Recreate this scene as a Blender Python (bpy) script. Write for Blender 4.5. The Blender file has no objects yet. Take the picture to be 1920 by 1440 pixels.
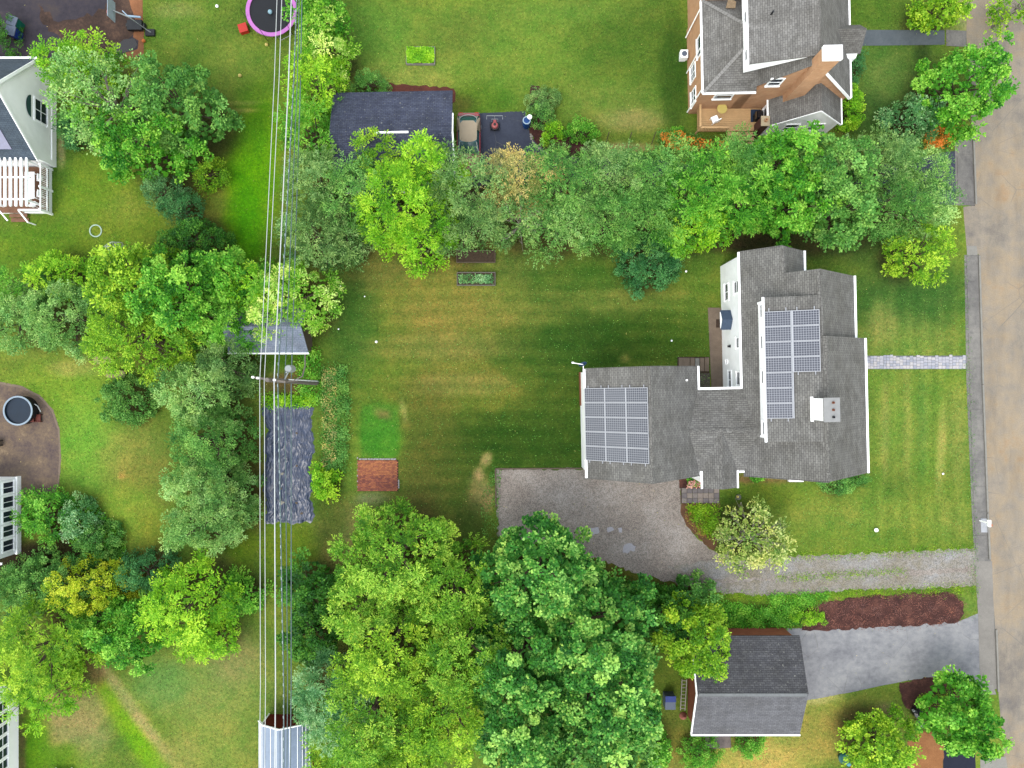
import bpy, math, random
import numpy as np
from mathutils import Vector, Matrix

# ---------------------------------------------------------------- camera, sky, sun, exposure
HC, FP = 55.0, 1346.0            # camera height (m) and focal length in photo pixels
sc = bpy.context.scene
COL = sc.collection
cam_d = bpy.data.cameras.new('camera'); cam = bpy.data.objects.new('camera', cam_d); COL.objects.link(cam)
cam.location = (0, 0, HC); cam.rotation_euler = (0, 0, 0)
cam_d.sensor_width = 36; cam_d.lens = 36 * FP / 1920; cam_d.clip_start = 0.5; cam_d.clip_end = 3000
sc.camera = cam
SUN_EL, SUN_AZ = math.radians(61), math.radians(215)
world = bpy.data.worlds.new('World'); sc.world = world; world.use_nodes = True
wn = world.node_tree; bg = wn.nodes['Background']
sky = wn.nodes.new('ShaderNodeTexSky'); sky.sky_type = 'NISHITA'; sky.sun_disc = False
sky.sun_elevation = SUN_EL; sky.sun_rotation = SUN_AZ; sky.dust_density = 1.0; sky.air_density = 2.6; sky.ozone_density = 0.6
hs = wn.nodes.new('ShaderNodeHueSaturation'); hs.inputs['Saturation'].default_value = 0.35     # thin cloud greys the blue
wn.links.new(sky.outputs[0], hs.inputs['Color']); wn.links.new(hs.outputs[0], bg.inputs[0]); bg.inputs[1].default_value = 0.15
sun_d = bpy.data.lights.new('sun', 'SUN'); sun_d.energy = 0.75; sun_d.angle = math.radians(26); sun_d.color = (1.0, 0.93, 0.83)
sun = bpy.data.objects.new('sun', sun_d); COL.objects.link(sun)
sdir = Vector((math.sin(SUN_AZ) * math.cos(SUN_EL), math.cos(SUN_AZ) * math.cos(SUN_EL), math.sin(SUN_EL)))
sun.rotation_euler = (-sdir).to_track_quat('-Z', 'Y').to_euler(); sun.location = sdir * 60
sc.view_settings.view_transform = 'Standard'; sc.view_settings.look = 'None'
sc.view_settings.gamma = 1; sc.view_settings.use_curve_mapping = False
sc.view_settings.exposure = 1.52
sc.render.engine = 'CYCLES'; sc.cycles.max_bounces = 5; sc.cycles.transparent_max_bounces = 8

# ---------------------------------------------------------------- helpers
rng = np.random.default_rng(7); R = random.Random(7)

def G(px, py, h=0.0):
    k = (HC - h) / FP
    return ((px - 960) * k, (720 - py) * k, h)

def lin(c):
    c = c / 255.0
    return c / 12.92 if c <= 0.04045 else ((c + 0.055) / 1.055) ** 2.4

def A(r, g, b, k=0.40):           # an sRGB tone under this light -> base colour
    return tuple(min(0.9, lin(v) * k) for v in (r, g, b)) + (1.0,)

class NT:
    def __init__(s, name, rough=0.85, spec=0.3):
        s.m = bpy.data.materials.new(name); s.m.use_nodes = True; s.t = s.m.node_tree
        s.b = s.t.nodes['Principled BSDF']; s.b.inputs['Roughness'].default_value = rough
        s.b.inputs['Specular IOR Level'].default_value = spec
        s._o = None
    def n(s, typ, **kw):
        nd = s.t.nodes.new(typ)
        for k, v in kw.items():
            setattr(nd, k, v)
        return nd
    def l(s, a, b): s.t.links.new(a, b)
    def obj(s, scale=(1, 1, 1), which='Object', rot=0):
        tc = s.n('ShaderNodeTexCoord'); mp = s.n('ShaderNodeMapping')
        mp.inputs['Scale'].default_value = scale; mp.inputs['Rotation'].default_value = (0, 0, rot)
        s.l(tc.outputs[which], mp.inputs[0]); return mp.outputs[0]
    def noise(s, scale, detail=3, vec=None, rough=0.55):
        nd = s.n('ShaderNodeTexNoise'); nd.inputs['Scale'].default_value = scale
        nd.inputs['Detail'].default_value = detail; nd.inputs['Roughness'].default_value = rough
        if vec is None: vec = s.obj()
        s.l(vec, nd.inputs['Vector']); return nd.outputs['Fac']
    def ramp(s, fac, stops):
        nd = s.n('ShaderNodeValToRGB'); cr = nd.color_ramp
        while len(cr.elements) > 1: cr.elements.remove(cr.elements[-1])
        cr.elements[0].position = stops[0][0]; cr.elements[0].color = stops[0][1]
        for p, c in stops[1:]:
            e = cr.elements.new(p); e.color = c
        s.l(fac, nd.inputs[0]); return nd.outputs[0]
    def mix(s, fac, a, b, blend='MIX'):
        nd = s.n('ShaderNodeMix', data_type='RGBA', blend_type=blend)
        for sock, v in ((nd.inputs[0], fac), (nd.inputs[6], a), (nd.inputs[7], b)):
            if isinstance(v, (int, float)): sock.default_value = v
            elif isinstance(v, tuple): sock.default_value = v
            else: s.l(v, sock)
        return nd.outputs[2]
    def math(s, op, a, b=None):
        nd = s.n('ShaderNodeMath', operation=op)
        for i, v in enumerate((a, b)):
            if v is None: continue
            if isinstance(v, (int, float)): nd.inputs[i].default_value = v
            else: s.l(v, nd.inputs[i])
        return nd.outputs[0]
    def var(s, lo, hi, fac):
        return s.ramp(fac, [(0.25, (lo, lo, lo, 1)), (0.75, (hi, hi, hi, 1))])
    def color(s, v):
        if isinstance(v, tuple): s.b.inputs['Base Color'].default_value = v
        else: s.l(v, s.b.inputs['Base Color'])
    def bump(s, h, strength=0.3, dist=0.02):
        bp = s.n('ShaderNodeBump'); bp.inputs['Strength'].default_value = strength; bp.inputs['Distance'].default_value = dist
        s.l(h, bp.inputs['Height']); s.l(bp.outputs[0], s.b.inputs['Normal'])

MATS = {}
def plain(name, c, rough=0.7, lo=0.85, hi=1.12, scale=4.0, spec=0.3, metal=0.0, bump=0.0, fine=0):
    if name in MATS: return MATS[name]
    m = NT(name, rough, spec)
    f = m.noise(scale, 4)
    col = m.mix(1.0, c, m.var(lo, hi, f), 'MULTIPLY')
    if fine:
        f2 = m.noise(fine, 2); col = m.mix(1.0, col, m.var(lo, hi, f2), 'MULTIPLY')
        if bump: m.bump(f2, bump, 0.02)
    elif bump: m.bump(f, bump, 0.02)
    m.color(col); m.b.inputs['Metallic'].default_value = metal
    MATS[name] = m.m; return m.m

def shingle(name, c1, c2, mortar, specks=0.0, streak=0.12):
    m = NT(name, 0.92, 0.2)
    uv = m.obj(which='UV')
    br = m.n('ShaderNodeTexBrick'); br.inputs['Scale'].default_value = 1.0
    br.inputs['Brick Width'].default_value = 0.32; br.inputs['Row Height'].default_value = 0.15
    br.inputs['Mortar Size'].default_value = 0.013; br.inputs['Mortar Smooth'].default_value = 0.4
    br.inputs['Color1'].default_value = c1; br.inputs['Color2'].default_value = c2; br.inputs['Mortar'].default_value = mortar
    m.l(uv, br.inputs['Vector'])
    st = m.noise(1.0, 5, m.obj((0.55, 2.2, 1), 'UV'), 0.6)
    st2 = m.noise(1.0, 4, m.obj((3.0, 0.5, 1), 'UV'), 0.6)
    fine = m.noise(14.0, 3, uv, 0.7); blot = m.noise(.55, 5, uv, .65)
    stain = m.ramp(blot, [(.42, (1, 1, 1, 1)), (.66, (.74, .73, .70, 1))])
    col = m.mix(1.0, br.outputs['Color'], m.var(1 - streak * 1.7, 1 + streak * 1.5, st), 'MULTIPLY')
    col = m.mix(1.0, col, m.var(1 - streak * 1.2, 1 + streak * 1.1, st2), 'MULTIPLY')
    col = m.mix(1.0, col, m.var(0.68, 1.32, fine), 'MULTIPLY'); col = m.mix(.8, col, stain, 'MULTIPLY')
    if specks:
        sp = m.noise(5.5, 2, uv, 0.4)
        col = m.mix(m.ramp(sp, [(0.66, (0, 0, 0, 1)), (0.74, (specks,) * 3 + (1,))]), col, A(205, 205, 195))
    m.color(col)
    m.bump(m.math('ADD', br.outputs['Fac'], m.math('MULTIPLY', fine, -1.2)), 0.5, -0.012)
    return m.m

def brickmat(name, c1, c2, mortar):
    m = NT(name, 0.9, 0.2)
    br = m.n('ShaderNodeTexBrick'); br.inputs['Scale'].default_value = 1.0
    br.inputs['Brick Width'].default_value = 0.215; br.inputs['Row Height'].default_value = 0.075
    br.inputs['Mortar Size'].default_value = 0.006
    br.inputs['Color1'].default_value = c1; br.inputs['Color2'].default_value = c2; br.inputs['Mortar'].default_value = mortar
    m.l(m.obj(which='UV'), br.inputs['Vector'])
    col = m.mix(1.0, br.outputs['Color'], m.var(0.85, 1.15, m.noise(1.6, 4)), 'MULTIPLY')
    m.color(col); m.bump(br.outputs['Fac'], 0.4, -0.008); return m.m

def sidingmat(name, c):
    m = NT(name, 0.55, 0.35)
    w = m.n('ShaderNodeTexWave', wave_type='BANDS', bands_direction='Y', wave_profile='SAW')
    w.inputs['Scale'].default_value = 2.6 ; m.l(m.obj(which='UV'), w.inputs['Vector'])
    edge = m.ramp(w.outputs['Fac'], [(0.0, (0.8, 0.8, 0.8, 1)), (0.12, (1, 1, 1, 1))])
    col = m.mix(1.0, c, edge, 'MULTIPLY')
    col = m.mix(1.0, col, m.var(0.93, 1.03, m.noise(1.3, 5)), 'MULTIPLY')
    m.color(col); m.bump(w.outputs['Fac'], 0.35, 0.015); return m.m

def cellmat():
    m = NT('solar_cells', 0.22, 0.5)
    uv = m.obj(which='UV'); sp = m.n('ShaderNodeSeparateXYZ'); m.l(uv, sp.inputs[0])
    def line(s):
        f = m.math('FRACT', s); f = m.math('SUBTRACT', f, 0.5); f = m.math('ABSOLUTE', f)
        return m.math('GREATER_THAN', f, 0.435)
    g = m.math('MAXIMUM', line(sp.outputs[0]), line(sp.outputs[1]))
    oi = m.n('ShaderNodeObjectInfo')
    base = m.mix(oi.outputs['Random'], A(64, 68, 84), A(80, 84, 98))
    col = m.mix(g, base, A(196, 198, 208)); m.color(col)
    return m.m

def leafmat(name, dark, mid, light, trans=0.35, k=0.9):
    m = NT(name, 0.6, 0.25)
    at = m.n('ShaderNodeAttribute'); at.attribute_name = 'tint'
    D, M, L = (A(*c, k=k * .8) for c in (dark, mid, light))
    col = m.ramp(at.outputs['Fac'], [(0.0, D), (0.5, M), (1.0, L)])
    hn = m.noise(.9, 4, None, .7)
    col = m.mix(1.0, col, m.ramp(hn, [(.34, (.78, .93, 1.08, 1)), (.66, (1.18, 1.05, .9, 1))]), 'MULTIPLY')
    m.color(col)
    tr = m.n('ShaderNodeBsdfTranslucent'); m.l(col, tr.inputs[0])
    ms = m.n('ShaderNodeMixShader'); ms.inputs[0].default_value = trans
    out = m.t.nodes['Material Output']
    m.l(m.b.outputs[0], ms.inputs[1]); m.l(tr.outputs[0], ms.inputs[2]); m.l(ms.outputs[0], out.inputs[0])
    return m.m

# ---------------------------------------------------------------- mesh builder
class MB:
    def __init__(s): s.v = []; s.f = []; s.uv = {}
    def poly(s, pts, uvs=None):
        i0 = len(s.v); s.v += [tuple(p) for p in pts]; s.f.append(list(range(i0, i0 + len(pts))))
        if uvs is None:
            n = Vector((0, 0, 0))
            P = [Vector(p) for p in pts]
            for i in range(len(P)):
                a, b = P[i], P[(i + 1) % len(P)]
                n += Vector(((a.y - b.y) * (a.z + b.z), (a.z - b.z) * (a.x + b.x), (a.x - b.x) * (a.y + b.y)))
            if n.length < 1e-9: n = Vector((0, 0, 1))
            n.normalize()
            u = Vector((0, 0, 1)).cross(n)
            if u.length < 0.02: u = Vector((1, 0, 0))
            u.normalize(); w = n.cross(u)
            uvs = [(p.dot(u), p.dot(w)) for p in P]
        s.uv[len(s.f) - 1] = uvs; return s
    def slab(s, pts, t=0.12):            # top polygon counter-clockwise from above, thickness straight down
        s.poly(pts); lo = [(p[0], p[1], p[2] - t) for p in pts]; s.poly(lo[::-1])
        n = len(pts)
        for i in range(n):
            j = (i + 1) % n; s.poly([lo[i], lo[j], pts[j], pts[i]])
        return s
    def box(s, x0, x1, y0, y1, z0, z1):
        return s.slab([(x0, y0, z1), (x1, y0, z1), (x1, y1, z1), (x0, y1, z1)], z1 - z0)
    def obox(s, c, sx, sy, sz, rz=0.0, rx=0.0, ry=0.0):   # centred box, rotated
        M = Matrix.Rotation(rz, 3, 'Z') @ Matrix.Rotation(ry, 3, 'Y') @ Matrix.Rotation(rx, 3, 'X'); c = Vector(c)
        q = [c + M @ Vector((a * sx / 2, b * sy / 2, d * sz / 2)) for d in (-1, 1) for a, b in ((-1, -1), (1, -1), (1, 1), (-1, 1))]
        for f in ((3, 2, 1, 0), (4, 5, 6, 7), (0, 1, 5, 4), (1, 2, 6, 5), (2, 3, 7, 6), (3, 0, 4, 7)):
            s.poly([q[i] for i in f])
        return s
    def beam(s, p, q, w=0.1, h=0.1):
        p, q = Vector(p), Vector(q); d = (q - p); L = d.length; d.normalize()
        up = Vector((0, 0, 1)) if abs(d.z) < 0.95 else Vector((0, 1, 0))
        r = d.cross(up).normalized(); u = r.cross(d)
        a = [p + r * (w / 2 * i) + u * (h / 2 * j) for i, j in ((-1, -1), (1, -1), (1, 1), (-1, 1))]
        b = [x + d * L for x in a]
        s.poly(a); s.poly(b[::-1])
        for i in range(4):
            j = (i + 1) % 4; s.poly([a[j], a[i], b[i], b[j]])
        return s
    def tube(s, pts, r, n=8, cap=True):
        P = [Vector(p) for p in pts]; rr = r if isinstance(r, (list, tuple)) else [r] * len(P); rings = []
        for i, p in enumerate(P):
            d = (P[min(i + 1, len(P) - 1)] - P[max(i - 1, 0)]).normalized()
            up = Vector((0, 0, 1)) if abs(d.z) < 0.9 else Vector((0, 1, 0))
            x = d.cross(up).normalized(); y = x.cross(d)
            rings.append([p + (x * math.cos(2 * math.pi * k / n) + y * math.sin(2 * math.pi * k / n)) * rr[i] for k in range(n)])
        for a, b in zip(rings, rings[1:]):
            for k in range(n):
                j = (k + 1) % n; s.poly([a[j], a[k], b[k], b[j]])
        if cap: s.poly(rings[0]); s.poly(rings[-1][::-1])
        return s
    def lathe(s, cx, cy, prof, n=24):
        rings = [[(cx + r * math.cos(2 * math.pi * k / n), cy + r * math.sin(2 * math.pi * k / n), z) for k in range(n)] for r, z in prof]
        for a, b in zip(rings, rings[1:]):
            for k in range(n):
                j = (k + 1) % n; s.poly([a[k], a[j], b[j], b[k]])
        s.poly(rings[0][::-1]); s.poly(rings[-1]); return s
    def gable(s, x0, x1, y0, y1, z0, ze, xr, zr, axis='y'):   # body under a gable roof; ridge along axis
        if axis == 'y':
            pr = [(x0, z0), (x1, z0), (x1, ze), (xr, zr), (x0, ze)]
            a = [(x, y0, z) for x, z in pr]; b = [(x, y1, z) for x, z in pr]
        else:
            pr = [(y0, z0), (y1, z0), (y1, ze), (xr, zr), (y0, ze)]
            a = [(x1, y, z) for y, z in pr]; b = [(x0, y, z) for y, z in pr]
        s.poly(a); s.poly(b[::-1]); n = len(pr)
        for i in range(n):
            j = (i + 1) % n; s.poly([a[j], a[i], b[i], b[j]])
        return s
    def mesh(s, name, off=(0, 0, 0), smooth=False):
        me = bpy.data.meshes.new(name)
        me.from_pydata([(x - off[0], y - off[1], z - off[2]) for x, y, z in s.v], [], s.f)
        uvl = me.uv_layers.new(name='UVMap'); k = 0; data = []
        for i, f in enumerate(s.f):
            for c in s.uv[i]: data += [c[0], c[1]]
        uvl.data.foreach_set('uv', data)
        if smooth: me.polygons.foreach_set('use_smooth', [True] * len(me.polygons))
        me.update(); return me

OFF = {}
def root(name, label, cat, loc=(0, 0, 0), rz=0.0, group=None):
    o = bpy.data.objects.new(name, None); COL.objects.link(o); o.location = loc; o.rotation_euler = (0, 0, rz)
    o.empty_display_size = 0.3; o['label'] = label; o['category'] = cat
    if group: o['group'] = group
    OFF[o.name] = tuple(loc); return o
def part(name, mb, mat, parent=None, label=None, kind=None, smooth=False, loc=None, rz=0.0):
    off = OFF.get(parent.name, (0, 0, 0)) if (parent is not None and loc is None) else (0, 0, 0)
    me = mb if isinstance(mb, bpy.types.Mesh) else mb.mesh(name, off, smooth)
    if not len(me.materials): me.materials.append(mat)
    o = bpy.data.objects.new(name, me); COL.objects.link(o)
    if parent is not None:
        o.parent = parent; OFF[o.name] = OFF.get(parent.name, (0, 0, 0))
        if loc is not None:
            b = OFF.get(parent.name, (0, 0, 0)); o.location = (loc[0] - b[0], loc[1] - b[1], loc[2] - b[2]); OFF[o.name] = (0, 0, 0)
    elif loc is not None: o.location = loc
    if rz: o.rotation_euler = (0, 0, rz)
    if label: o['label'] = label
    if kind: o['kind'] = kind
    return o
def single(name, mb, mat, label, cat, group=None, smooth=False, base=None):
    o = part(name, mb.mesh(name, base or (0, 0, 0), smooth), mat)
    if base: o.location = base
    o['label'] = label; o['category'] = cat
    if group: o['group'] = group
    return o
def struct(name, mb, mat, parent=None, label=None):
    o = part(name, mb, mat, parent)
    if parent is None: o['kind'] = 'structure'
    if label: o['label'] = label
    return o
def copy_tree(o, parent=None):
    c = o.copy(); COL.objects.link(c)
    if parent is not None: c.parent = parent
    for ch in list(o.children): copy_tree(ch, c)
    return c

# ---------------------------------------------------------------- materials
WHITE = plain('white_trim', (0.88, 0.88, 0.89, 1), 0.45, 0.95, 1.02)
WHITE2 = plain('white_vinyl', (0.78, 0.79, 0.81, 1), 0.5, 0.93, 1.03)
SIDE = sidingmat('white_clapboard', (0.87, 0.87, 0.88, 1))
GLASS = plain('window_glass', A(52, 66, 84), 0.08, 0.8, 1.2, 1.2, spec=0.6)
GLASST = plain('teal_glass', A(40, 95, 98), 0.08, 0.8, 1.2, 1.2, spec=0.6)
SH_MAIN = shingle('grey_shingles', A(138, 136, 133), A(160, 158, 154), A(88, 86, 86), 0, 0.10)
SH_NE = shingle('brown_grey_shingles', A(142, 139, 136), A(164, 161, 158), A(102, 100, 98), 0, 0.14)
SH_BLUE = shingle('slate_blue_shingles', A(84, 90, 114), A(100, 106, 128), A(62, 66, 86), 0.45, 0.13)
SH_SHADED = shingle('garage_shingles_shaded', A(96, 96, 102), A(114, 114, 118), A(66, 66, 70), 0.5, 0.12)  # brick garage north slope: shade is put into this darker shingle colour
SH_PALE = shingle('pale_blue_shingles', A(150, 162, 184), A(166, 176, 196), A(118, 128, 150), 0, 0.10)
SH_NW = shingle('dark_slate_shingles', A(92, 106, 122), A(104, 118, 132), A(70, 80, 96), 0, 0.1)
HOOD = plain('blue_slate_hood', A(84, 104, 132), 0.6, 0.8, 1.15, 6)
CELL = cellmat()
ALU = plain('aluminium_frame', A(214, 216, 224), 0.4, 0.95, 1.03)
BRICK = brickmat('orange_brick', A(250, 194, 148), A(242, 180, 134), A(236, 200, 170))
BRICKR = brickmat('red_brick', A(178, 104, 72), A(160, 88, 62), A(150, 120, 100))
DECK = plain('cedar_deck', A(255, 208, 150), 0.6, 0.85, 1.1, 2.5, fine=20)
DECKD = plain('brown_deck', A(158, 112, 84), 0.7, 0.85, 1.1, 2.5, fine=20)
WOOD = plain('weathered_timber', A(120, 104, 88), 0.8, 0.8, 1.15, 5, fine=30)
POLEM = plain('pole_timber', A(150, 140, 132), 0.85, 0.75, 1.15, 6, fine=25)
BARK = plain('bark', A(98, 84, 68), 0.95, 0.7, 1.2, 6, bump=0.4)
BARKP = plain('pale_bark', A(170, 162, 148), 0.9, 0.75, 1.15, 6, bump=0.3)
CONC = plain('concrete', A(172, 168, 160), 0.9, 0.86, 1.1, 2.2, fine=22)
CONCT = plain('tan_concrete', A(158, 138, 120), 0.9, 0.78, 1.12, 2.0, fine=22)
STONE = plain('pale_stone', A(188, 182, 168), 0.9, 0.75, 1.15, 5, bump=0.4)
BLACK = plain('black_plastic', A(38, 40, 46), 0.5, 0.8, 1.2, 5)
BLACKG = plain('black_gloss', A(34, 36, 42), 0.2, 0.8, 1.2, 5, spec=0.5)
RED = plain('red_plastic', A(232, 62, 48), 0.45, 0.93, 1.05)
PINK = plain('pink_pad', A(232, 140, 232), 0.5, 0.92, 1.05, 3)
BLUE = plain('blue_plastic', A(18, 82, 160), 0.4, 0.85, 1.1)
BLUEB = plain('blue_bin_plastic', A(28, 62, 158), 0.45, 0.85, 1.1)
GREENB = plain('green_bin_plastic', A(18, 124, 104), 0.45, 0.85, 1.1)
TEAL = plain('teal_plastic', A(14, 104, 96), 0.4, 0.85, 1.1)
LBLUE = plain('light_blue_plastic', A(104, 186, 198), 0.4, 0.9, 1.1)
GREYP = plain('grey_plastic', A(112, 124, 146), 0.5, 0.85, 1.1)
METAL = plain('galvanised_metal', A(200, 206, 208), 0.35, 0.92, 1.05, 3)
WIREM = plain('aluminium_cable', A(236, 240, 240), 0.4, 0.97, 1.03)
CABLE = plain('dark_cable', A(112, 134, 136), 0.6, 0.9, 1.1)
SOIL = plain('soil', A(82, 66, 50), 0.95, 0.7, 1.3, 6, fine=24, bump=0.5)
CARR = plain('dark_red_paint', A(176, 70, 80), 0.25, 0.95, 1.04, 2, spec=0.5)
CART = plain('tan_vinyl_roof', A(205, 186, 158), 0.6, 0.95, 1.04, 6)
ORANGE = plain('orange_plastic', A(236, 130, 60), 0.5, 0.9, 1.1)
YEL = plain('pale_yellow_plastic', A(250, 226, 130), 0.5, 0.9, 1.1)
REDB = plain('barn_red_boards', A(128, 26, 18), 0.7, 0.8, 1.1, 4)
# ---------------------------------------------------------------- ground sheet
def inpoly(X, Y, poly):
    c = np.zeros(X.shape, bool); n = len(poly)
    for i in range(n):
        x1, y1 = poly[i]; x2, y2 = poly[(i + 1) % n]
        if y1 == y2: continue
        t = ((y1 > Y) != (y2 > Y)) & (X < (x2 - x1) * (Y - y1) / (y2 - y1) + x1); c ^= t
    return c

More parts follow.
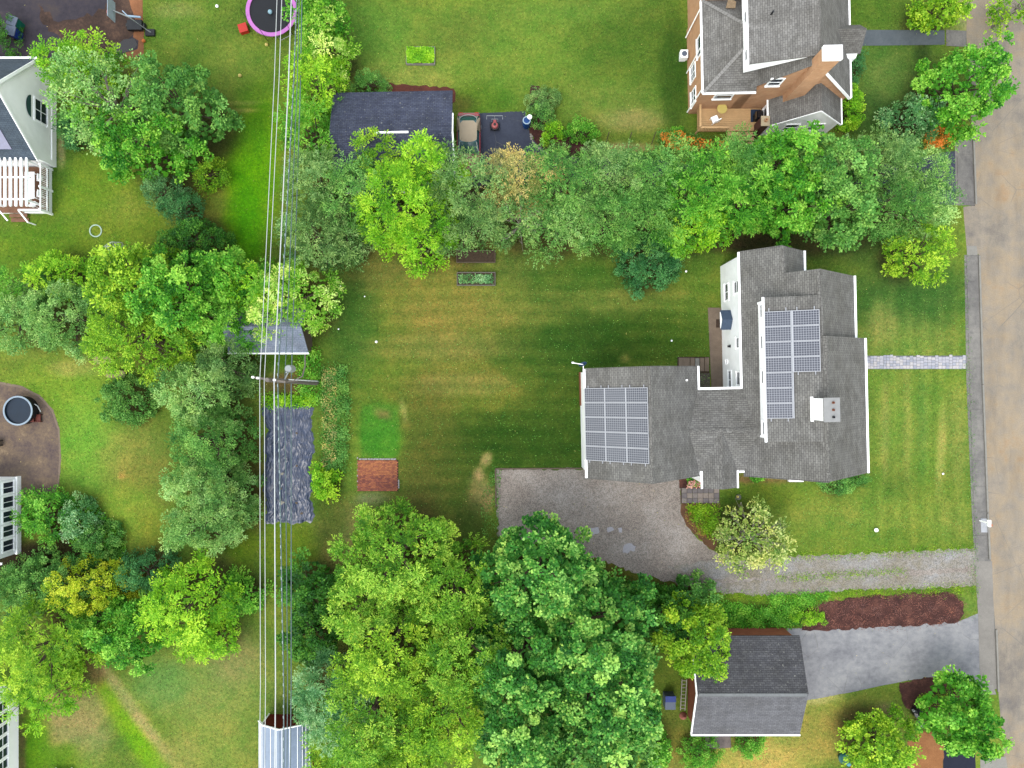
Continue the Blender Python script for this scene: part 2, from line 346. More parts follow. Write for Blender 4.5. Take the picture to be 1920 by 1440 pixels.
# large patches of turf: centre and radii in photo pixels on the ground plane, tone, weight, rotation in degrees
TURF = [
 (780, 560, 190, 100, (132, 124, 58), .9, 0), (900, 640, 260, 70, (118, 118, 52), .8, 0), (700, 690, 90, 120, (100, 124, 44), .8, 0),
 (655, 590, 45, 110, (72, 116, 44), .9, 0), (1120, 590, 120, 80, (56, 96, 28), .95, 0), (1060, 560, 150, 40, (104, 120, 52), .7, 0),
 (1180, 560, 90, 30, (122, 128, 60), .7, 0), (1230, 640, 110, 50, (80, 112, 36), .7, 0), (1040, 660, 130, 60, (60, 100, 30), .8, 0),
 (900, 740, 170, 50, (112, 114, 44), .8, 0), (960, 830, 170, 55, (56, 92, 24), .95, 0), (1050, 770, 70, 80, (66, 100, 30), .8, 0),
 (850, 900, 70, 60, (78, 104, 36), .8, 0), (800, 830, 60, 120, (104, 104, 46), .7, 0), (780, 940, 90, 60, (108, 116, 54), .7, 0),
 (650, 1010, 50, 70, (128, 116, 78), .8, 0), (900, 930, 22, 40, (150, 128, 92), .8, 0), (912, 862, 9, 14, (176, 140, 104), .9, 30), (898, 888, 8, 12, (172, 138, 104), .8, 0),
 (915, 935, 10, 22, (170, 132, 104), .8, 0), (880, 980, 30, 40, (74, 92, 40), .8, 0), (1170, 700, 8, 6, (160, 132, 70), .8, 0), (1172, 672, 10, 8, (150, 136, 76), .7, 0),
 (970, 500, 60, 30, (92, 112, 50), .8, 0), (700, 500, 60, 40, (112, 116, 58), .7, 0), (1000, 600, 60, 20, (120, 124, 56), .5, 0),
 (1100, 520, 100, 24, (80, 116, 40), .8, 0), (860, 590, 120, 30, (136, 122, 62), .6, 0), (830, 650, 130, 26, (126, 120, 66), .6, 0), (870, 720, 90, 22, (132, 122, 74), .5, 0),
 (712, 815, 34, 48, (76, 150, 40), 1.0, 0), (718, 776, 18, 10, (128, 108, 70), .95, 20), (730, 835, 20, 20, (112, 160, 46), .6, 0), (757, 770, 5, 22, (140, 140, 84), .7, -12), (700, 935, 30, 12, (118, 122, 96), .8, 0),
 # front garden
 (1700, 560, 110, 60, (66, 108, 50), .85, 0), (1700, 640, 100, 40, (112, 132, 64), .7, 0), (1690, 780, 110, 90, (108, 134, 56), .8, 0), (1655, 600, 26, 40, (134, 134, 74), .7, 0),
 (1660, 800, 8, 90, (148, 140, 84), .55, 0), (1700, 800, 8, 110, (142, 138, 76), .5, 0), (1764, 850, 8, 80, (156, 146, 88), .6, 4), (1730, 800, 8, 100, (90, 130, 60), .5, 0), (1800, 820, 24, 90, (132, 134, 72), .6, 0),
 (1600, 980, 190, 50, (116, 134, 56), .8, 0), (1430, 930, 60, 26, (98, 118, 34), .8, 0), (1640, 1010, 150, 20, (100, 128, 44), .7, 0), (1790, 970, 40, 40, (120, 130, 62), .6, 0), (1370, 960, 36, 30, (62, 96, 20), .8, 0),
 # neighbour to the north
 (760, 160, 90, 60, (138, 144, 74), .7, 0), (900, 60, 200, 50, (110, 136, 54), .7, 0), (860, 60, 60, 40, (96, 118, 48), .6, 0), (1000, 130, 120, 70, (106, 136, 52), .7, 0), (1180, 80, 110, 60, (84, 116, 40), .8, 0),
 (1150, 200, 90, 40, (114, 132, 62), .6, 0), (1190, 225, 60, 20, (146, 134, 90), .7, 0), (1170, 278, 60, 10, (158, 136, 104), .8, 0), (700, 60, 60, 60, (94, 138, 54), .7, 0), (900, 190, 60, 30, (92, 128, 36), .8, 0), (1060, 20, 100, 20, (104, 136, 56), .5, 0), (1265, 150, 26, 90, (60, 98, 30), .8, 0),
 (860, 195, 30, 14, (96, 78, 52), .4, 0),
 # strip under the wires
 (470, 330, 46, 170, (98, 166, 4), .98, 4), (440, 240, 60, 50, (86, 138, 26), .6, 0), (430, 150, 70, 60, (108, 132, 50), .8, 0), (330, 40, 70, 50, (98, 130, 50), .8, 0), (450, 110, 60, 40, (120, 138, 60), .7, 0), (330, 20, 40, 14, (148, 136, 92), .5, 0),
 (452, 192, 36, 3, (150, 146, 78), .7, 0), (452, 208, 36, 3, (160, 146, 84), .7, 0), (400, 380, 40, 30, (122, 130, 50), .8, 0), (455, 420, 30, 90, (80, 156, 6), .8, 0), (500, 560, 60, 40, (60, 96, 20), .6, 0),
 (540, 1030, 50, 50, (106, 128, 30), .9, 0), (470, 900, 24, 120, (92, 82, 40), .8, 0), (455, 1020, 30, 40, (110, 140, 28), .8, 0), (545, 720, 50, 20, (108, 80, 56), .9, 0), (550, 675, 50, 14, (76, 118, 26), .9, 0), (620, 950, 30, 60, (80, 104, 36), .7, 0),
 # far left gardens
 (170, 350, 110, 60, (116, 146, 40), .8, 0), (90, 470, 110, 50, (98, 138, 30), .8, 0), (110, 300, 24, 60, (80, 124, 44), .8, 0), (250, 430, 60, 40, (118, 138, 40), .8, 0), (115, 280, 6, 30, (176, 160, 132), .8, 0), (240, 390, 40, 30, (128, 138, 56), .7, 0), (385, 340, 30, 30, (126, 120, 56), .7, 0),
 (130, 730, 110, 50, (118, 150, 46), .85, 0), (170, 830, 60, 80, (112, 158, 56), .85, 0), (140, 690, 50, 16, (152, 144, 84), .7, 0), (250, 850, 60, 60, (132, 130, 66), .7, 0), (280, 920, 50, 60, (124, 122, 56), .7, 0), (230, 960, 60, 50, (124, 148, 52), .8, 0), (290, 1000, 30, 40, (128, 136, 46), .7, 0), (228, 893, 8, 6, (172, 138, 76), .8, 0), (60, 660, 70, 16, (130, 140, 60), .6, 0),
 (110, 1040, 110, 24, (84, 62, 46), .95, 0), (20, 1050, 60, 30, (56, 46, 34), .9, 0),
 (130, 1340, 80, 70, (140, 126, 90), .9, 0), (60, 1390, 30, 60, (92, 148, 16), .95, 0), (120, 1420, 60, 24, (96, 144, 20), .7, 0), (250, 1360, 26, 110, (116, 158, 22), .95, -34), (275, 1400, 22, 50, (110, 160, 20), .8, -25),
 (250, 1330, 12, 130, (152, 136, 100), .95, -36), (180, 1262, 14, 22, (136, 106, 80), .8, -30), (170, 1400, 30, 40, (130, 128, 84), .6, 0), (390, 1290, 120, 70, (122, 136, 74), .85, 0), (440, 1230, 50, 50, (132, 126, 84), .8, 0), (420, 1400, 90, 60, (128, 136, 68), .8, 0), (300, 1280, 50, 40, (96, 136, 72), .8, 0), (330, 1420, 40, 40, (132, 130, 78), .5, 0),
 (40, 1400, 8, 60, (104, 88, 66), .9, 0),
 # north-east garden
 (1680, 140, 90, 80, (84, 118, 52), .9, 0), (1620, 20, 80, 30, (84, 120, 40), .8, 0), (1730, 110, 14, 50, (62, 84, 40), .7, 0), (1660, 150, 40, 50, (104, 130, 66), .6, 0), (1650, 220, 60, 40, (58, 98, 44), .8, 0), (1840, 10, 60, 60, (150, 140, 124), .8, 0),
 # south-east gardens
 (1430, 1420, 90, 40, (176, 150, 86), .95, 0), (1560, 1330, 90, 30, (136, 136, 66), .85, 0), (1530, 1380, 60, 50, (150, 132, 70), .85, 0), (1265, 1370, 26, 60, (118, 116, 52), .9, 0), (1260, 1430, 40, 24, (130, 120, 60), .7, 0), (1540, 1312, 40, 8, (176, 164, 120), .7, -8), (1620, 1310, 60, 14, (128, 138, 58), .7, -8),
 (1665, 1345, 26, 26, (128, 112, 96), .85, 0), (1620, 1350, 50, 20, (96, 96, 46), .7, 0), (1740, 1325, 16, 20, (120, 110, 70), .5, 0), (1820, 1272, 18, 10, (138, 140, 60), .9, 0), (1820, 1130, 20, 26, (112, 130, 60), .9, 0),
 (1240, 1090, 120, 20, (92, 96, 36), .9, 0), (1150, 1080, 30, 26, (106, 94, 34), .9, 0), (1550, 1120, 230, 9, (110, 140, 42), .9, 0), (1400, 1150, 110, 20, (78, 110, 30), .9, 0),
 (1390, 455, 70, 18, (72, 60, 46), .95, 0), (1520, 460, 90, 20, (66, 78, 40), .85, 0), (1640, 470, 70, 30, (66, 104, 48), .6, 0), (1450, 900, 60, 6, (120, 92, 70), .7, 0), (1395, 897, 18, 9, (128, 96, 70), .8, 0),
 (1540, 1065, 5, 5, (120, 130, 60), .5, 0), (1260, 110, 20, 80, (70, 104, 34), .5, 0),
]
def turf_color(X, Y, trees=()):
    col = np.empty(X.shape + (3,)); col[:] = (104, 128, 48)
    PX = X * FP / HC + 960; PY = 720 - Y * FP / HC
    # slow uneven patches
    w = (np.sin(X * .61 + 1.7 * np.sin(Y * .37)) * np.sin(Y * .53 + 1.3 * np.sin(X * .41)))
    col += w[..., None] * np.array((10, 6, 2))
    for px, py, rx, ry, c, a, rot in TURF:
        t = math.radians(rot); dx = PX - px; dy = PY - py
        u = (dx * math.cos(t) + dy * math.sin(t)) / rx; v = (-dx * math.sin(t) + dy * math.cos(t)) / ry
        d2 = u * u + v * v + 0.22 * np.sin(X * 2.3 + px) * np.sin(Y * 2.9 + py)
        g = a / (1 + np.exp(np.clip((d2 - 1.0) * 2.6, -30, 30)))
        col = col * (1 - g[..., None]) + np.array(c) * g[..., None]
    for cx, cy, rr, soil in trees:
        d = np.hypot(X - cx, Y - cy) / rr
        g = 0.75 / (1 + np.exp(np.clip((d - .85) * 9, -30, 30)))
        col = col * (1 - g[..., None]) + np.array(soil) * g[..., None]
    # mowing stripes in the big garden and by the road
    big = 1 / (1 + np.exp(-(PX - 640) / 12)) / (1 + np.exp((PX - 1330) / 12)) / (1 + np.exp(-(PY - 480) / 14)) / (1 + np.exp((PY - 960) / 12))
    st = np.sin(Y * 5.6 + 0.5 * np.sin(X * .5) + .9 * np.sin(Y * .9 + X * .13)) * big * (.35 + .65 * np.abs(np.sin(X * .33 + 1.2 * np.sin(Y * .45))))
    st += .9 * np.sin((X + Y * .02) * 5.2) / (1 + np.exp(-(PX - 1630) / 8)) / (1 + np.exp((PX - 1800) / 8)) / (1 + np.exp(-(PY - 540) / 14)) / (1 + np.exp((PY - 1030) / 8))
    col += st[..., None] * np.array((6.5, 3, 3))
    L = col.mean(-1, keepdims=True)
    col = col * np.clip(.96 + (L - 62) / 190, .93, 1.22) * np.array((1.03, 1.03, .96))
    box = 1 / (1 + np.exp(-(PX - 677) / 1.6)) / (1 + np.exp((PX - 747) / 1.6)) / (1 + np.exp(-(PY - 758) / 2.5)) / (1 + np.exp((PY - 856) / 1.5)) * (1 - .85 * np.exp(-((PX - 716) / 20) ** 2 - ((PY - 777) / 11) ** 2))
    box = box * (.66 + .2 * np.sin(X * 5) * np.sin(Y * 6)); col = col * (1 - box[..., None]) + np.array((76, 150, 42)) * box[..., None]
    col = (col * .93 + col.mean(-1, keepdims=True) * .07) * np.array((.99, 1.0, .97))
    return np.clip(col, 8, 255)
def srgb2lin(c):
    c = c / 255.0
    return np.where(c <= 0.04045, c / 12.92, ((c + 0.055) / 1.055) ** 2.4)

# ---------------------------------------------------------------- trees: px, py, rx, ry (photo px), top height m, style, soil radius factor
# style table: lobe spacing, lobe radius, leaves per lobe, leaf length, leaf width, share of sprays, dome power, droop
STY = {
 'broad':  dict(sp=.74, lr=.46, n=128, L=.175, W=.115, spray=.3, flat=.75),
 'maple':  dict(sp=.80, lr=.50, n=150, L=.19, W=.145, spray=.3, flat=.7),
 'locust': dict(sp=.85, lr=.45, n=170, L=0.167, W=0.066, spray=.85, flat=.8),
 'feather':dict(sp=.95, lr=.5, n=241, L=0.198, W=0.047, spray=1.0, flat=.8),
 'cedar':  dict(sp=.62, lr=.42, n=149, L=0.129, W=0.058, spray=.3, flat=1.0),
 'hemlock':dict(sp=.85, lr=.55, n=241, L=0.144, W=0.043, spray=.8, flat=.8),
 'bush':   dict(sp=.5, lr=.34, n=102, L=0.099, W=0.070, spray=.1, flat=.9),
 'sparse': dict(sp=.8, lr=.5, n=84, L=.165, W=.095, spray=.8, flat=.8),
}
LM = {
 'yellowgreen': leafmat('leaf_yellow_green', (62, 116, 6), (112, 160, 18), (184, 214, 62), .3, 1.15),
 'limegreen': leafmat('leaf_lime', (66, 128, 6), (116, 176, 14), (184, 222, 60), .3, 1.15),
 'freshgreen': leafmat('leaf_fresh_green', (28, 98, 8), (80, 150, 26), (152, 204, 74), .28, 1.15),
 'midgreen': leafmat('leaf_mid_green', (36, 88, 22), (78, 134, 48), (138, 184, 86), .25, 1.15),
 'maplegreen': leafmat('leaf_maple_green', (16, 76, 14), (64, 132, 40), (160, 202, 94), .25, 1.21),
 'paleolive': leafmat('leaf_pale_olive', (48, 102, 6), (98, 152, 24), (174, 208, 74), .28, 1.15),
 'greygreen': leafmat('leaf_grey_green', (44, 86, 30), (94, 136, 62), (154, 184, 108), .25, 1.15),
 'bluegreen': leafmat('leaf_blue_green', (38, 86, 42), (76, 126, 66), (126, 168, 104), .25, 1.15),
 'cedargreen': leafmat('leaf_cedar_green', (52, 102, 34), (108, 156, 68), (170, 204, 118), .25, 1.15),
 'darkgreen': leafmat('leaf_dark_green', (16, 66, 8), (46, 104, 20), (96, 150, 44), .25, 1.15),
 'yewgreen': leafmat('leaf_yew_green', (22, 74, 32), (52, 112, 52), (96, 152, 84), .2, 1.15),
 'goldleaf': leafmat('leaf_gold', (106, 140, 6), (172, 192, 26), (230, 230, 76), .3, 1.15),
 'autumn': leafmat('leaf_autumn_tan', (104, 120, 56), (160, 154, 86), (220, 196, 120), .3, 1.15),
 'palemint': leafmat('leaf_pale_mint', (48, 104, 48), (92, 148, 82), (176, 212, 150), .3, 1.15),
 'creamtip': leafmat('leaf_cream_tips', (70, 134, 14), (130, 184, 44), (218, 234, 130), .3, 1.15),
 'palecream': leafmat('leaf_pale_cream', (76, 112, 34), (140, 164, 70), (212, 214, 132), .3, 1.1),
 'chips': leafmat('wood_chips', (60, 34, 30), (98, 58, 50), (140, 94, 78), .02, 1.1),
 'orange': leafmat('flower_orange', (150, 140, 40), (206, 130, 44), (236, 140, 60), .3, 1.3),
 'reddish': leafmat('leaf_reddish', (96, 84, 40), (142, 96, 62), (150, 140, 60), .3, 1.38),
}
TREES = [
 # --- left gardens, top
 ('tree', 150, 130, 74, 60, 6.0, 'locust', 'limegreen', 'small lime green tree between dark patio and white gabled house'),
 ('tree', 195, 190, 98, 84, 8.5, 'sparse', 'cedargreen', 'grey-green airy tree with bare grey twigs beside white gabled house'),
 ('tree', 335, 195, 88, 76, 8.0, 'broad', 'midgreen', 'mid green tree with bare twigs nearest the empty lawn under the wires'),
 ('tree', 270, 268, 100, 62, 7.2, 'broad', 'freshgreen', 'fresh green rounded tree forming the lower edge of the big clump by white gabled house'),
 ('shrub', 133, 243, 31, 34, 2.6, 'bush', 'yewgreen', 'dark round clipped shrub at the corner of white gabled house'),
 ('shrub', 388, 325, 30, 26, 2.2, 'locust', 'yellowgreen', 'small yellowish shrub at the lower right edge of the big clump'),
 ('conifer', 303, 358, 38, 30, 3.4, 'cedar', 'bluegreen', 'blue-green domed conifer behind its rounder twin on the lawn'),
 ('conifer', 332, 386, 36, 30, 3.6, 'cedar', 'yewgreen', 'rounder dark blue-green domed conifer nearest the shrub bank'),
 ('shrub', 360, 450, 74, 38, 3.4, 'bush', 'darkgreen', 'wide dark green shrub between the domed conifers and the yellow-green trees'),
 # --- band of trees at left centre
 ('tree', 40, 540, 46, 36, 3.6, 'feather', 'freshgreen', 'bright ferny tree at the upper edge of the hedge trees by left lawn'),
 ('tree', 30, 600, 60, 62, 5.0, 'cedar', 'cedargreen', 'pale grey-green tree where the hedge leaves the picture'),
 ('tree', 125, 596, 80, 70, 5.6, 'cedar', 'cedargreen', 'soft pale grey-green tree in the hedge beside the yellow-green trees'),
 ('tree', 110, 515, 60, 30, 3.4, 'feather', 'limegreen', 'low lime ferny tree on the lawn side of the pale hedge tree'),
 ('tree', 250, 530, 84, 72, 7.6, 'broad', 'yellowgreen', 'tall yellow-green tree topping the clump beside the climbing dome'),
 ('tree', 255, 630, 92, 78, 7.4, 'locust', 'yellowgreen', 'yellow-green tree overhanging the two stone benches'),
 ('tree', 350, 560, 92, 84, 8.0, 'broad', 'freshgreen', 'fresh green tree with dark gaps in the middle of the clump'),
 ('tree', 430, 520, 60, 50, 6.4, 'broad', 'freshgreen', 'rounded fresh green tree between clump and wires'),
 ('tree', 430, 600, 64, 50, 5.6, 'feather', 'freshgreen', 'ferny green tree beside the grey shed roof'),
 ('tree', 545, 560, 82, 64, 6.8, 'locust', 'creamtip', 'bright tree with cream leaf tips overhanging the grey shed'),
 ('tree', 470, 530, 50, 44, 6.2, 'locust', 'limegreen', 'lime green tree top crossed by the wires above the grey shed'),
 ('shrub', 232, 752, 56, 48, 2.2, 'bush', 'midgreen', 'low spreading green shrub alone below the stone benches'),
 ('conifer', 370, 735, 78, 72, 5.6, 'cedar', 'cedargreen', 'first cedar of the upright cedar row, nearest the ferny tree', 'cedars in the row'),
 ('conifer', 415, 690, 56, 56, 5.2, 'cedar', 'greygreen', 'grey-green cedar tucked between row and grey shed', 'cedars in the row'),
 ('conifer', 388, 830, 72, 66, 6.0, 'cedar', 'midgreen', 'darker green cedar in the middle of the row beside the black tarp', 'cedars in the row'),
 ('conifer', 372, 905, 70, 56, 5.8, 'cedar', 'cedargreen', 'pale cedar below the darker one in the row', 'cedars in the row'),
 ('conifer', 412, 940, 54, 62, 5.4, 'cedar', 'cedargreen', 'light green cedar on the wire side of the row', 'cedars in the row'),
 ('conifer', 378, 985, 74, 58, 6.2, 'cedar', 'cedargreen', 'last and palest cedar of the row, rounded at its lower end', 'cedars in the row'),
 ('shrub', 78, 968, 46, 48, 2.6, 'locust', 'freshgreen', 'bright green shrub touching the white sunroom'),
 ('shrub', 145, 975, 40, 42, 1.8, 'bush', 'palemint', 'pale flowering shrub in the bed by the lawn curve'),
 ('shrub', 182, 1018, 42, 40, 1.6, 'bush', 'midgreen', 'low green shrub at the tip of the curved bed'),
 ('shrub', 95, 1090, 96, 48, 3.4, 'cedar', 'midgreen', 'dark wide shrub between mulch and the golden bush'),
 ('shrub', 30, 1110, 44, 60, 3.6, 'bush', 'midgreen', 'green shrub at the picture edge under the sunroom'),
 ('shrub', 162, 1104, 72, 50, 4.6, 'bush', 'goldleaf', 'golden yellow bush with dense small leaves'),
 ('shrub', 268, 1076, 50, 38, 3.8, 'bush', 'yewgreen', 'dense dark blue-green yew between golden bush and bright tree'),
 ('tree', 355, 1130, 82, 78, 6.6, 'locust', 'limegreen', 'bright lime tree below the cedar row'),
 ('tree', 245, 1190, 64, 66, 5.4, 'broad', 'freshgreen', 'darker green tree behind the bright lime tree'),
 ('tree', 390, 1205, 50, 34, 4.0, 'locust', 'limegreen', 'low lime tree skirt above the pale lawn'),
 ('tree', 80, 1215, 92, 84, 7.4, 'feather', 'yellowgreen', 'large feathery yellow-green tree above the white house corner'),
 ('tree', 75, 1290, 62, 54, 5.4, 'feather', 'limegreen', 'feathery lime branch tree hanging over the white house corner'),
 ('tree', 170, 1172, 50, 34, 4.2, 'feather', 'freshgreen', 'feathery green tree just below the golden bush'),
 ('shrub', 450, 1118, 42, 32, 2.6, 'locust', 'freshgreen', 'small green shrub under the wires beside the bright lime tree'),
 # --- hedge along the wires, top
 ('tree', 590, 20, 44, 50, 6.0, 'broad', 'freshgreen', 'green tree at the top edge beside the trampoline'),
 ('tree', 606, 78, 44, 58, 6.4, 'locust', 'creamtip', 'cream-tipped tree beside the pink trampoline'),
 ('tree', 592, 160, 52, 56, 6.0, 'feather', 'limegreen', 'bright lime tree at the corner of the slate blue garage'),
 ('tree', 585, 245, 48, 58, 5.6, 'feather', 'freshgreen', 'bright green tree along the end wall of the slate blue garage'),
 ('shrub', 688, 155, 34, 20, 2.4, 'cedar', 'midgreen', 'round green shrub behind the slate blue garage'),
 # --- tree row between the two lots
 ('tree', 598, 345, 60, 64, 7.0, 'hemlock', 'greygreen', 'grey-green hemlock where the tree row meets the wires'),
 ('tree', 590, 440, 58, 60, 6.4, 'hemlock', 'greygreen', 'grey hemlock at the lawn corner under the wires'),
 ('tree', 668, 366, 71, 65, 7.2, 'hemlock', 'midgreen', 'mid green hemlock below the slate blue garage'),
 ('tree', 650, 450, 44, 34, 4.2, 'hemlock', 'greygreen', 'low grey hemlock skirt beside the brightest tree'),
 ('tree', 708, 296, 47, 42, 6.4, 'locust', 'yellowgreen', 'yellow-green treetop lying over the slate blue garage roof'),
 ('tree', 798, 314, 60, 52, 7.8, 'locust', 'limegreen', 'lime tree reaching across the slate blue garage corner'),
 ('tree', 752, 386, 90, 76, 8.4, 'feather', 'limegreen', 'brightest lime tree in the row with drooping sprays'),
 ('tree', 785, 450, 58, 48, 6.6, 'locust', 'limegreen', 'lime tree lobe hanging over the top of the lawn'),
 ('tree', 880, 356, 82, 76, 7.4, 'hemlock', 'greygreen', 'pale hemlock below the parked car'),
 ('tree', 870, 431, 71, 40, 5.6, 'hemlock', 'greygreen', 'grey hemlock above the dark planting bed'),
 ('tree', 975, 341, 66, 57, 6.8, 'hemlock', 'autumn', 'tan and yellow tree turning brown in the row'),
 ('tree', 975, 416, 60, 40, 5.4, 'sparse', 'greygreen', 'thin half bare tree with grey twigs below the tan one'),
 ('tree', 1058, 341, 75, 65, 7.2, 'hemlock', 'midgreen', 'deep green hemlock beside the tan tree'),
 ('tree', 1050, 421, 66, 51, 6.0, 'hemlock', 'cedargreen', 'pale hemlock over the lawn edge left of the dark dome shrub'),
 ('tree', 1140, 336, 79, 65, 7.2, 'hemlock', 'greygreen', 'grey hemlock across from the mulch border'),
 ('tree', 1138, 411, 73, 48, 6.4, 'hemlock', 'midgreen', 'mid green hemlock directly above the dark dome shrub'),
 ('tree', 1222, 336, 75, 65, 7.4, 'hemlock', 'midgreen', 'deep green hemlock below the orange lilies'),
 ('tree', 1222, 411, 66, 42, 6.0, 'hemlock', 'midgreen', 'green hemlock between dome shrub and bright tree'),
 ('shrub', 1217, 492, 66, 54, 2.4, 'cedar', 'yewgreen', 'dark dome shaped evergreen shrub on the lawn edge'),
 ('tree', 1305, 366, 79, 78, 8.0, 'feather', 'freshgreen', 'bright feathery green tree below the cedar deck'),
 ('tree', 1310, 426, 54, 38, 5.4, 'locust', 'limegreen', 'lime branch tree beside the grey roof corner'),
 ('tree', 1375, 311, 69, 53, 7.2, 'hemlock', 'midgreen', 'green hemlock below the deck steps'),
 ('tree', 1392, 376, 77, 61, 7.4, 'feather', 'freshgreen', 'fresh green tree just above the main grey roof'),
 ('tree', 1465, 306, 77, 59, 7.4, 'broad', 'freshgreen', 'fresh green tree below the white sunroom wing'),
 ('tree', 1480, 386, 79, 57, 7.0, 'broad', 'freshgreen', 'broad green tree above the roof step of the grey house'),
 ('tree', 1555, 326, 77, 65, 7.6, 'broad', 'midgreen', 'mid green tree below the bright lime hedge'),
 ('tree', 1570, 401, 75, 46, 6.6, 'broad', 'midgreen', 'darker tree lobe shading the front lawn corner'),
 ('tree', 1640, 311, 71, 61, 6.8, 'hemlock', 'greygreen', 'soft hemlock below the pale mint shrub'),
 ('tree', 1660, 391, 77, 55, 6.4, 'hemlock', 'midgreen', 'deep green hemlock above the front lawn'),
 ('tree', 1705, 326, 60, 55, 6.2, 'hemlock', 'cedargreen', 'last pale hemlock of the row near the road'),
 ('tree', 1735, 391, 54, 48, 5.6, 'hemlock', 'cedargreen', 'pale hemlock touching the pavement end of the row'),
 ('tree', 1728, 476, 56, 46, 5.2, 'locust', 'yellowgreen', 'small yellow-green tree standing in the front lawn corner'),
 # --- north-east corner
 ('tree', 1812, 162, 80, 82, 6.4, 'broad', 'freshgreen', 'large green tree leaning over the road'),
 ('shrub', 1716, 222, 50, 42, 3.0, 'locust', 'palemint', 'pale mint shrub with large leaves at the lawn corner'),
 ('tree', 1770, 12, 50, 34, 4.4, 'broad', 'yellowgreen', 'yellow-green tree at the top edge by the road'),
 ('tree', 1925, 5, 46, 30, 6.0, 'sparse', 'yellowgreen', 'thin yellow branch tips over the road corner'),
 ('shrub', 1596, 200, 22, 46, 1.6, 'bush', 'limegreen', 'bright lime clipped hedge along the white wing'),
 ('shrub', 1604, 120, 16, 28, 1.4, 'bush', 'yewgreen', 'dark green shrub beside the porch roof'),
 # --- border bed by the blue barrel
 ('shrub', 1018, 185, 30, 26, 1.8, 'bush', 'greygreen', 'grey-green shrub at the upper end of the mulch border'),
 ('shrub', 1018, 212, 26, 26, 1.8, 'bush', 'midgreen', 'green shrub next to the blue barrel'),
 ('shrub', 1035, 247, 20, 20, 1.5, 'bush', 'limegreen', 'round lime green shrub in the mulch border'),
 ('shrub', 1092, 245, 38, 20, 1.5, 'bush', 'freshgreen', 'fresh green shrub at the lower arm of the mulch border'),
 # --- south trees
 ('tree', 745, 1045, 116, 92, 9.0, 'locust', 'paleolive', 'pale olive tree with loose twigs reaching over the lawn'),
 ('tree', 850, 1105, 82, 70, 8.4, 'locust', 'paleolive', 'pale olive tree beside the dark maple'),
 ('tree', 690, 1130, 84, 60, 8.4, 'locust', 'paleolive', 'olive tree lobe at the corner of the lawn under the wires'),
 ('tree', 580, 1110, 52, 56, 4.4, 'broad', 'darkgreen', 'dark green low tree right of the wires'),
 ('tree', 585, 1190, 56, 50, 4.8, 'broad', 'darkgreen', 'dark shaded tree between wires and olive trees'),
 ('tree', 730, 1215, 104, 84, 10.0, 'locust', 'yellowgreen', 'yellow-green tree in the middle of the southern wood'),
 ('tree', 872, 1212, 92, 84, 9.6, 'locust', 'paleolive', 'pale olive tree with dark hollows beside the big maple'),
 ('tree', 618, 1315, 66, 88, 7.0, 'feather', 'palemint', 'mint green feathery tree over the red shed'),
 ('tree', 700, 1340, 92, 88, 10.2, 'locust', 'paleolive', 'olive tree at the lower edge between mint tree and maple'),
 ('tree', 832, 1330, 92, 90, 10.2, 'locust', 'yellowgreen', 'bright yellow-green tree at the lower edge'),
 ('tree', 760, 1420, 90, 60, 9.6, 'broad', 'yellowgreen', 'yellow tree cut by the bottom edge'),
 ('tree', 640, 1420, 60, 50, 6.4, 'locust', 'yellowgreen', 'small yellow-green tree cut by the bottom edge near the red shed'),
 ('tree', 1010, 1075, 110, 92, 10.5, 'maple', 'maplegreen', 'dark green maple reaching up to the gravel drive'),
 ('tree', 1100, 1180, 130, 96, 11.0, 'maple', 'maplegreen', 'big maple crown beside the round olive tree'),
 ('tree', 985, 1225, 104, 94, 11.0, 'maple', 'maplegreen', 'maple crown with a dark hollow in the middle of the wood'),
 ('tree', 1135, 1295, 118, 108, 11.0, 'maple', 'maplegreen', 'maple crown overhanging the neighbour side yard'),
 ('tree', 985, 1355, 104, 96, 10.8, 'maple', 'maplegreen', 'maple crown at the lower edge beside the yellow trees'),
 ('tree', 1120, 1408, 112, 70, 10.4, 'maple', 'midgreen', 'lighter maple crown cut by the bottom edge'),
 ('tree', 1300, 1200, 70, 78, 6.4, 'broad', 'yellowgreen', 'round olive-yellow tree partly covering the brick garage roof'),
 ('tree', 1250, 1160, 60, 50, 4.6, 'broad', 'darkgreen', 'dark green tree between maple and round olive tree'),
 ('shrub', 1310, 1112, 34, 26, 3.2, 'broad', 'midgreen', 'small green tree at the edge of the gravel drive'),
 ('shrub', 1180, 1125, 34, 20, 2.2, 'broad', 'midgreen', 'small dark shrub where maple meets the gravel drive'),
 ('tree', 1410, 1010, 72, 64, 4.2, 'sparse', 'palecream', 'young thin tree with pale yellow leaves beside the gravel drive'),
 ('tree', 1806, 1350, 74, 66, 5.6, 'maple', 'freshgreen', 'dense green tree leaning over the road beside the mulch bed'),
 ('tree', 1652, 1400, 66, 60, 4.6, 'broad', 'yellowgreen', 'olive tree on the dry lawn beside the teal tub'),
 ('shrub', 1316, 1412, 38, 36, 1.8, 'bush', 'freshgreen', 'round green shrub by the concrete stoop'),
 ('shrub', 1408, 1398, 30, 26, 1.6, 'bush', 'freshgreen', 'small green shrub under the brick garage roof eave'),
 ('shrub', 1235, 1410, 24, 34, 2.4, 'broad', 'freshgreen', 'bright small shrub under the maple edge'),
 ('shrub', 1572, 905, 34, 22, 1.1, 'bush', 'midgreen', 'green clipped shrub against the grey house, rounder of the pair'),
 ('shrub', 1612, 897, 20, 12, 1.0, 'bush', 'midgreen', 'small green shrub at the grey house front corner'),
 ('shrub', 1421, 893, 12, 9, .8, 'bush', 'freshgreen', 'tiny round green shrub beside the porch roof'),
 ('shrub', 606, 905, 18, 34, 1.6, 'broad', 'limegreen', 'lime shrub hugging the edge of the black tarp'),
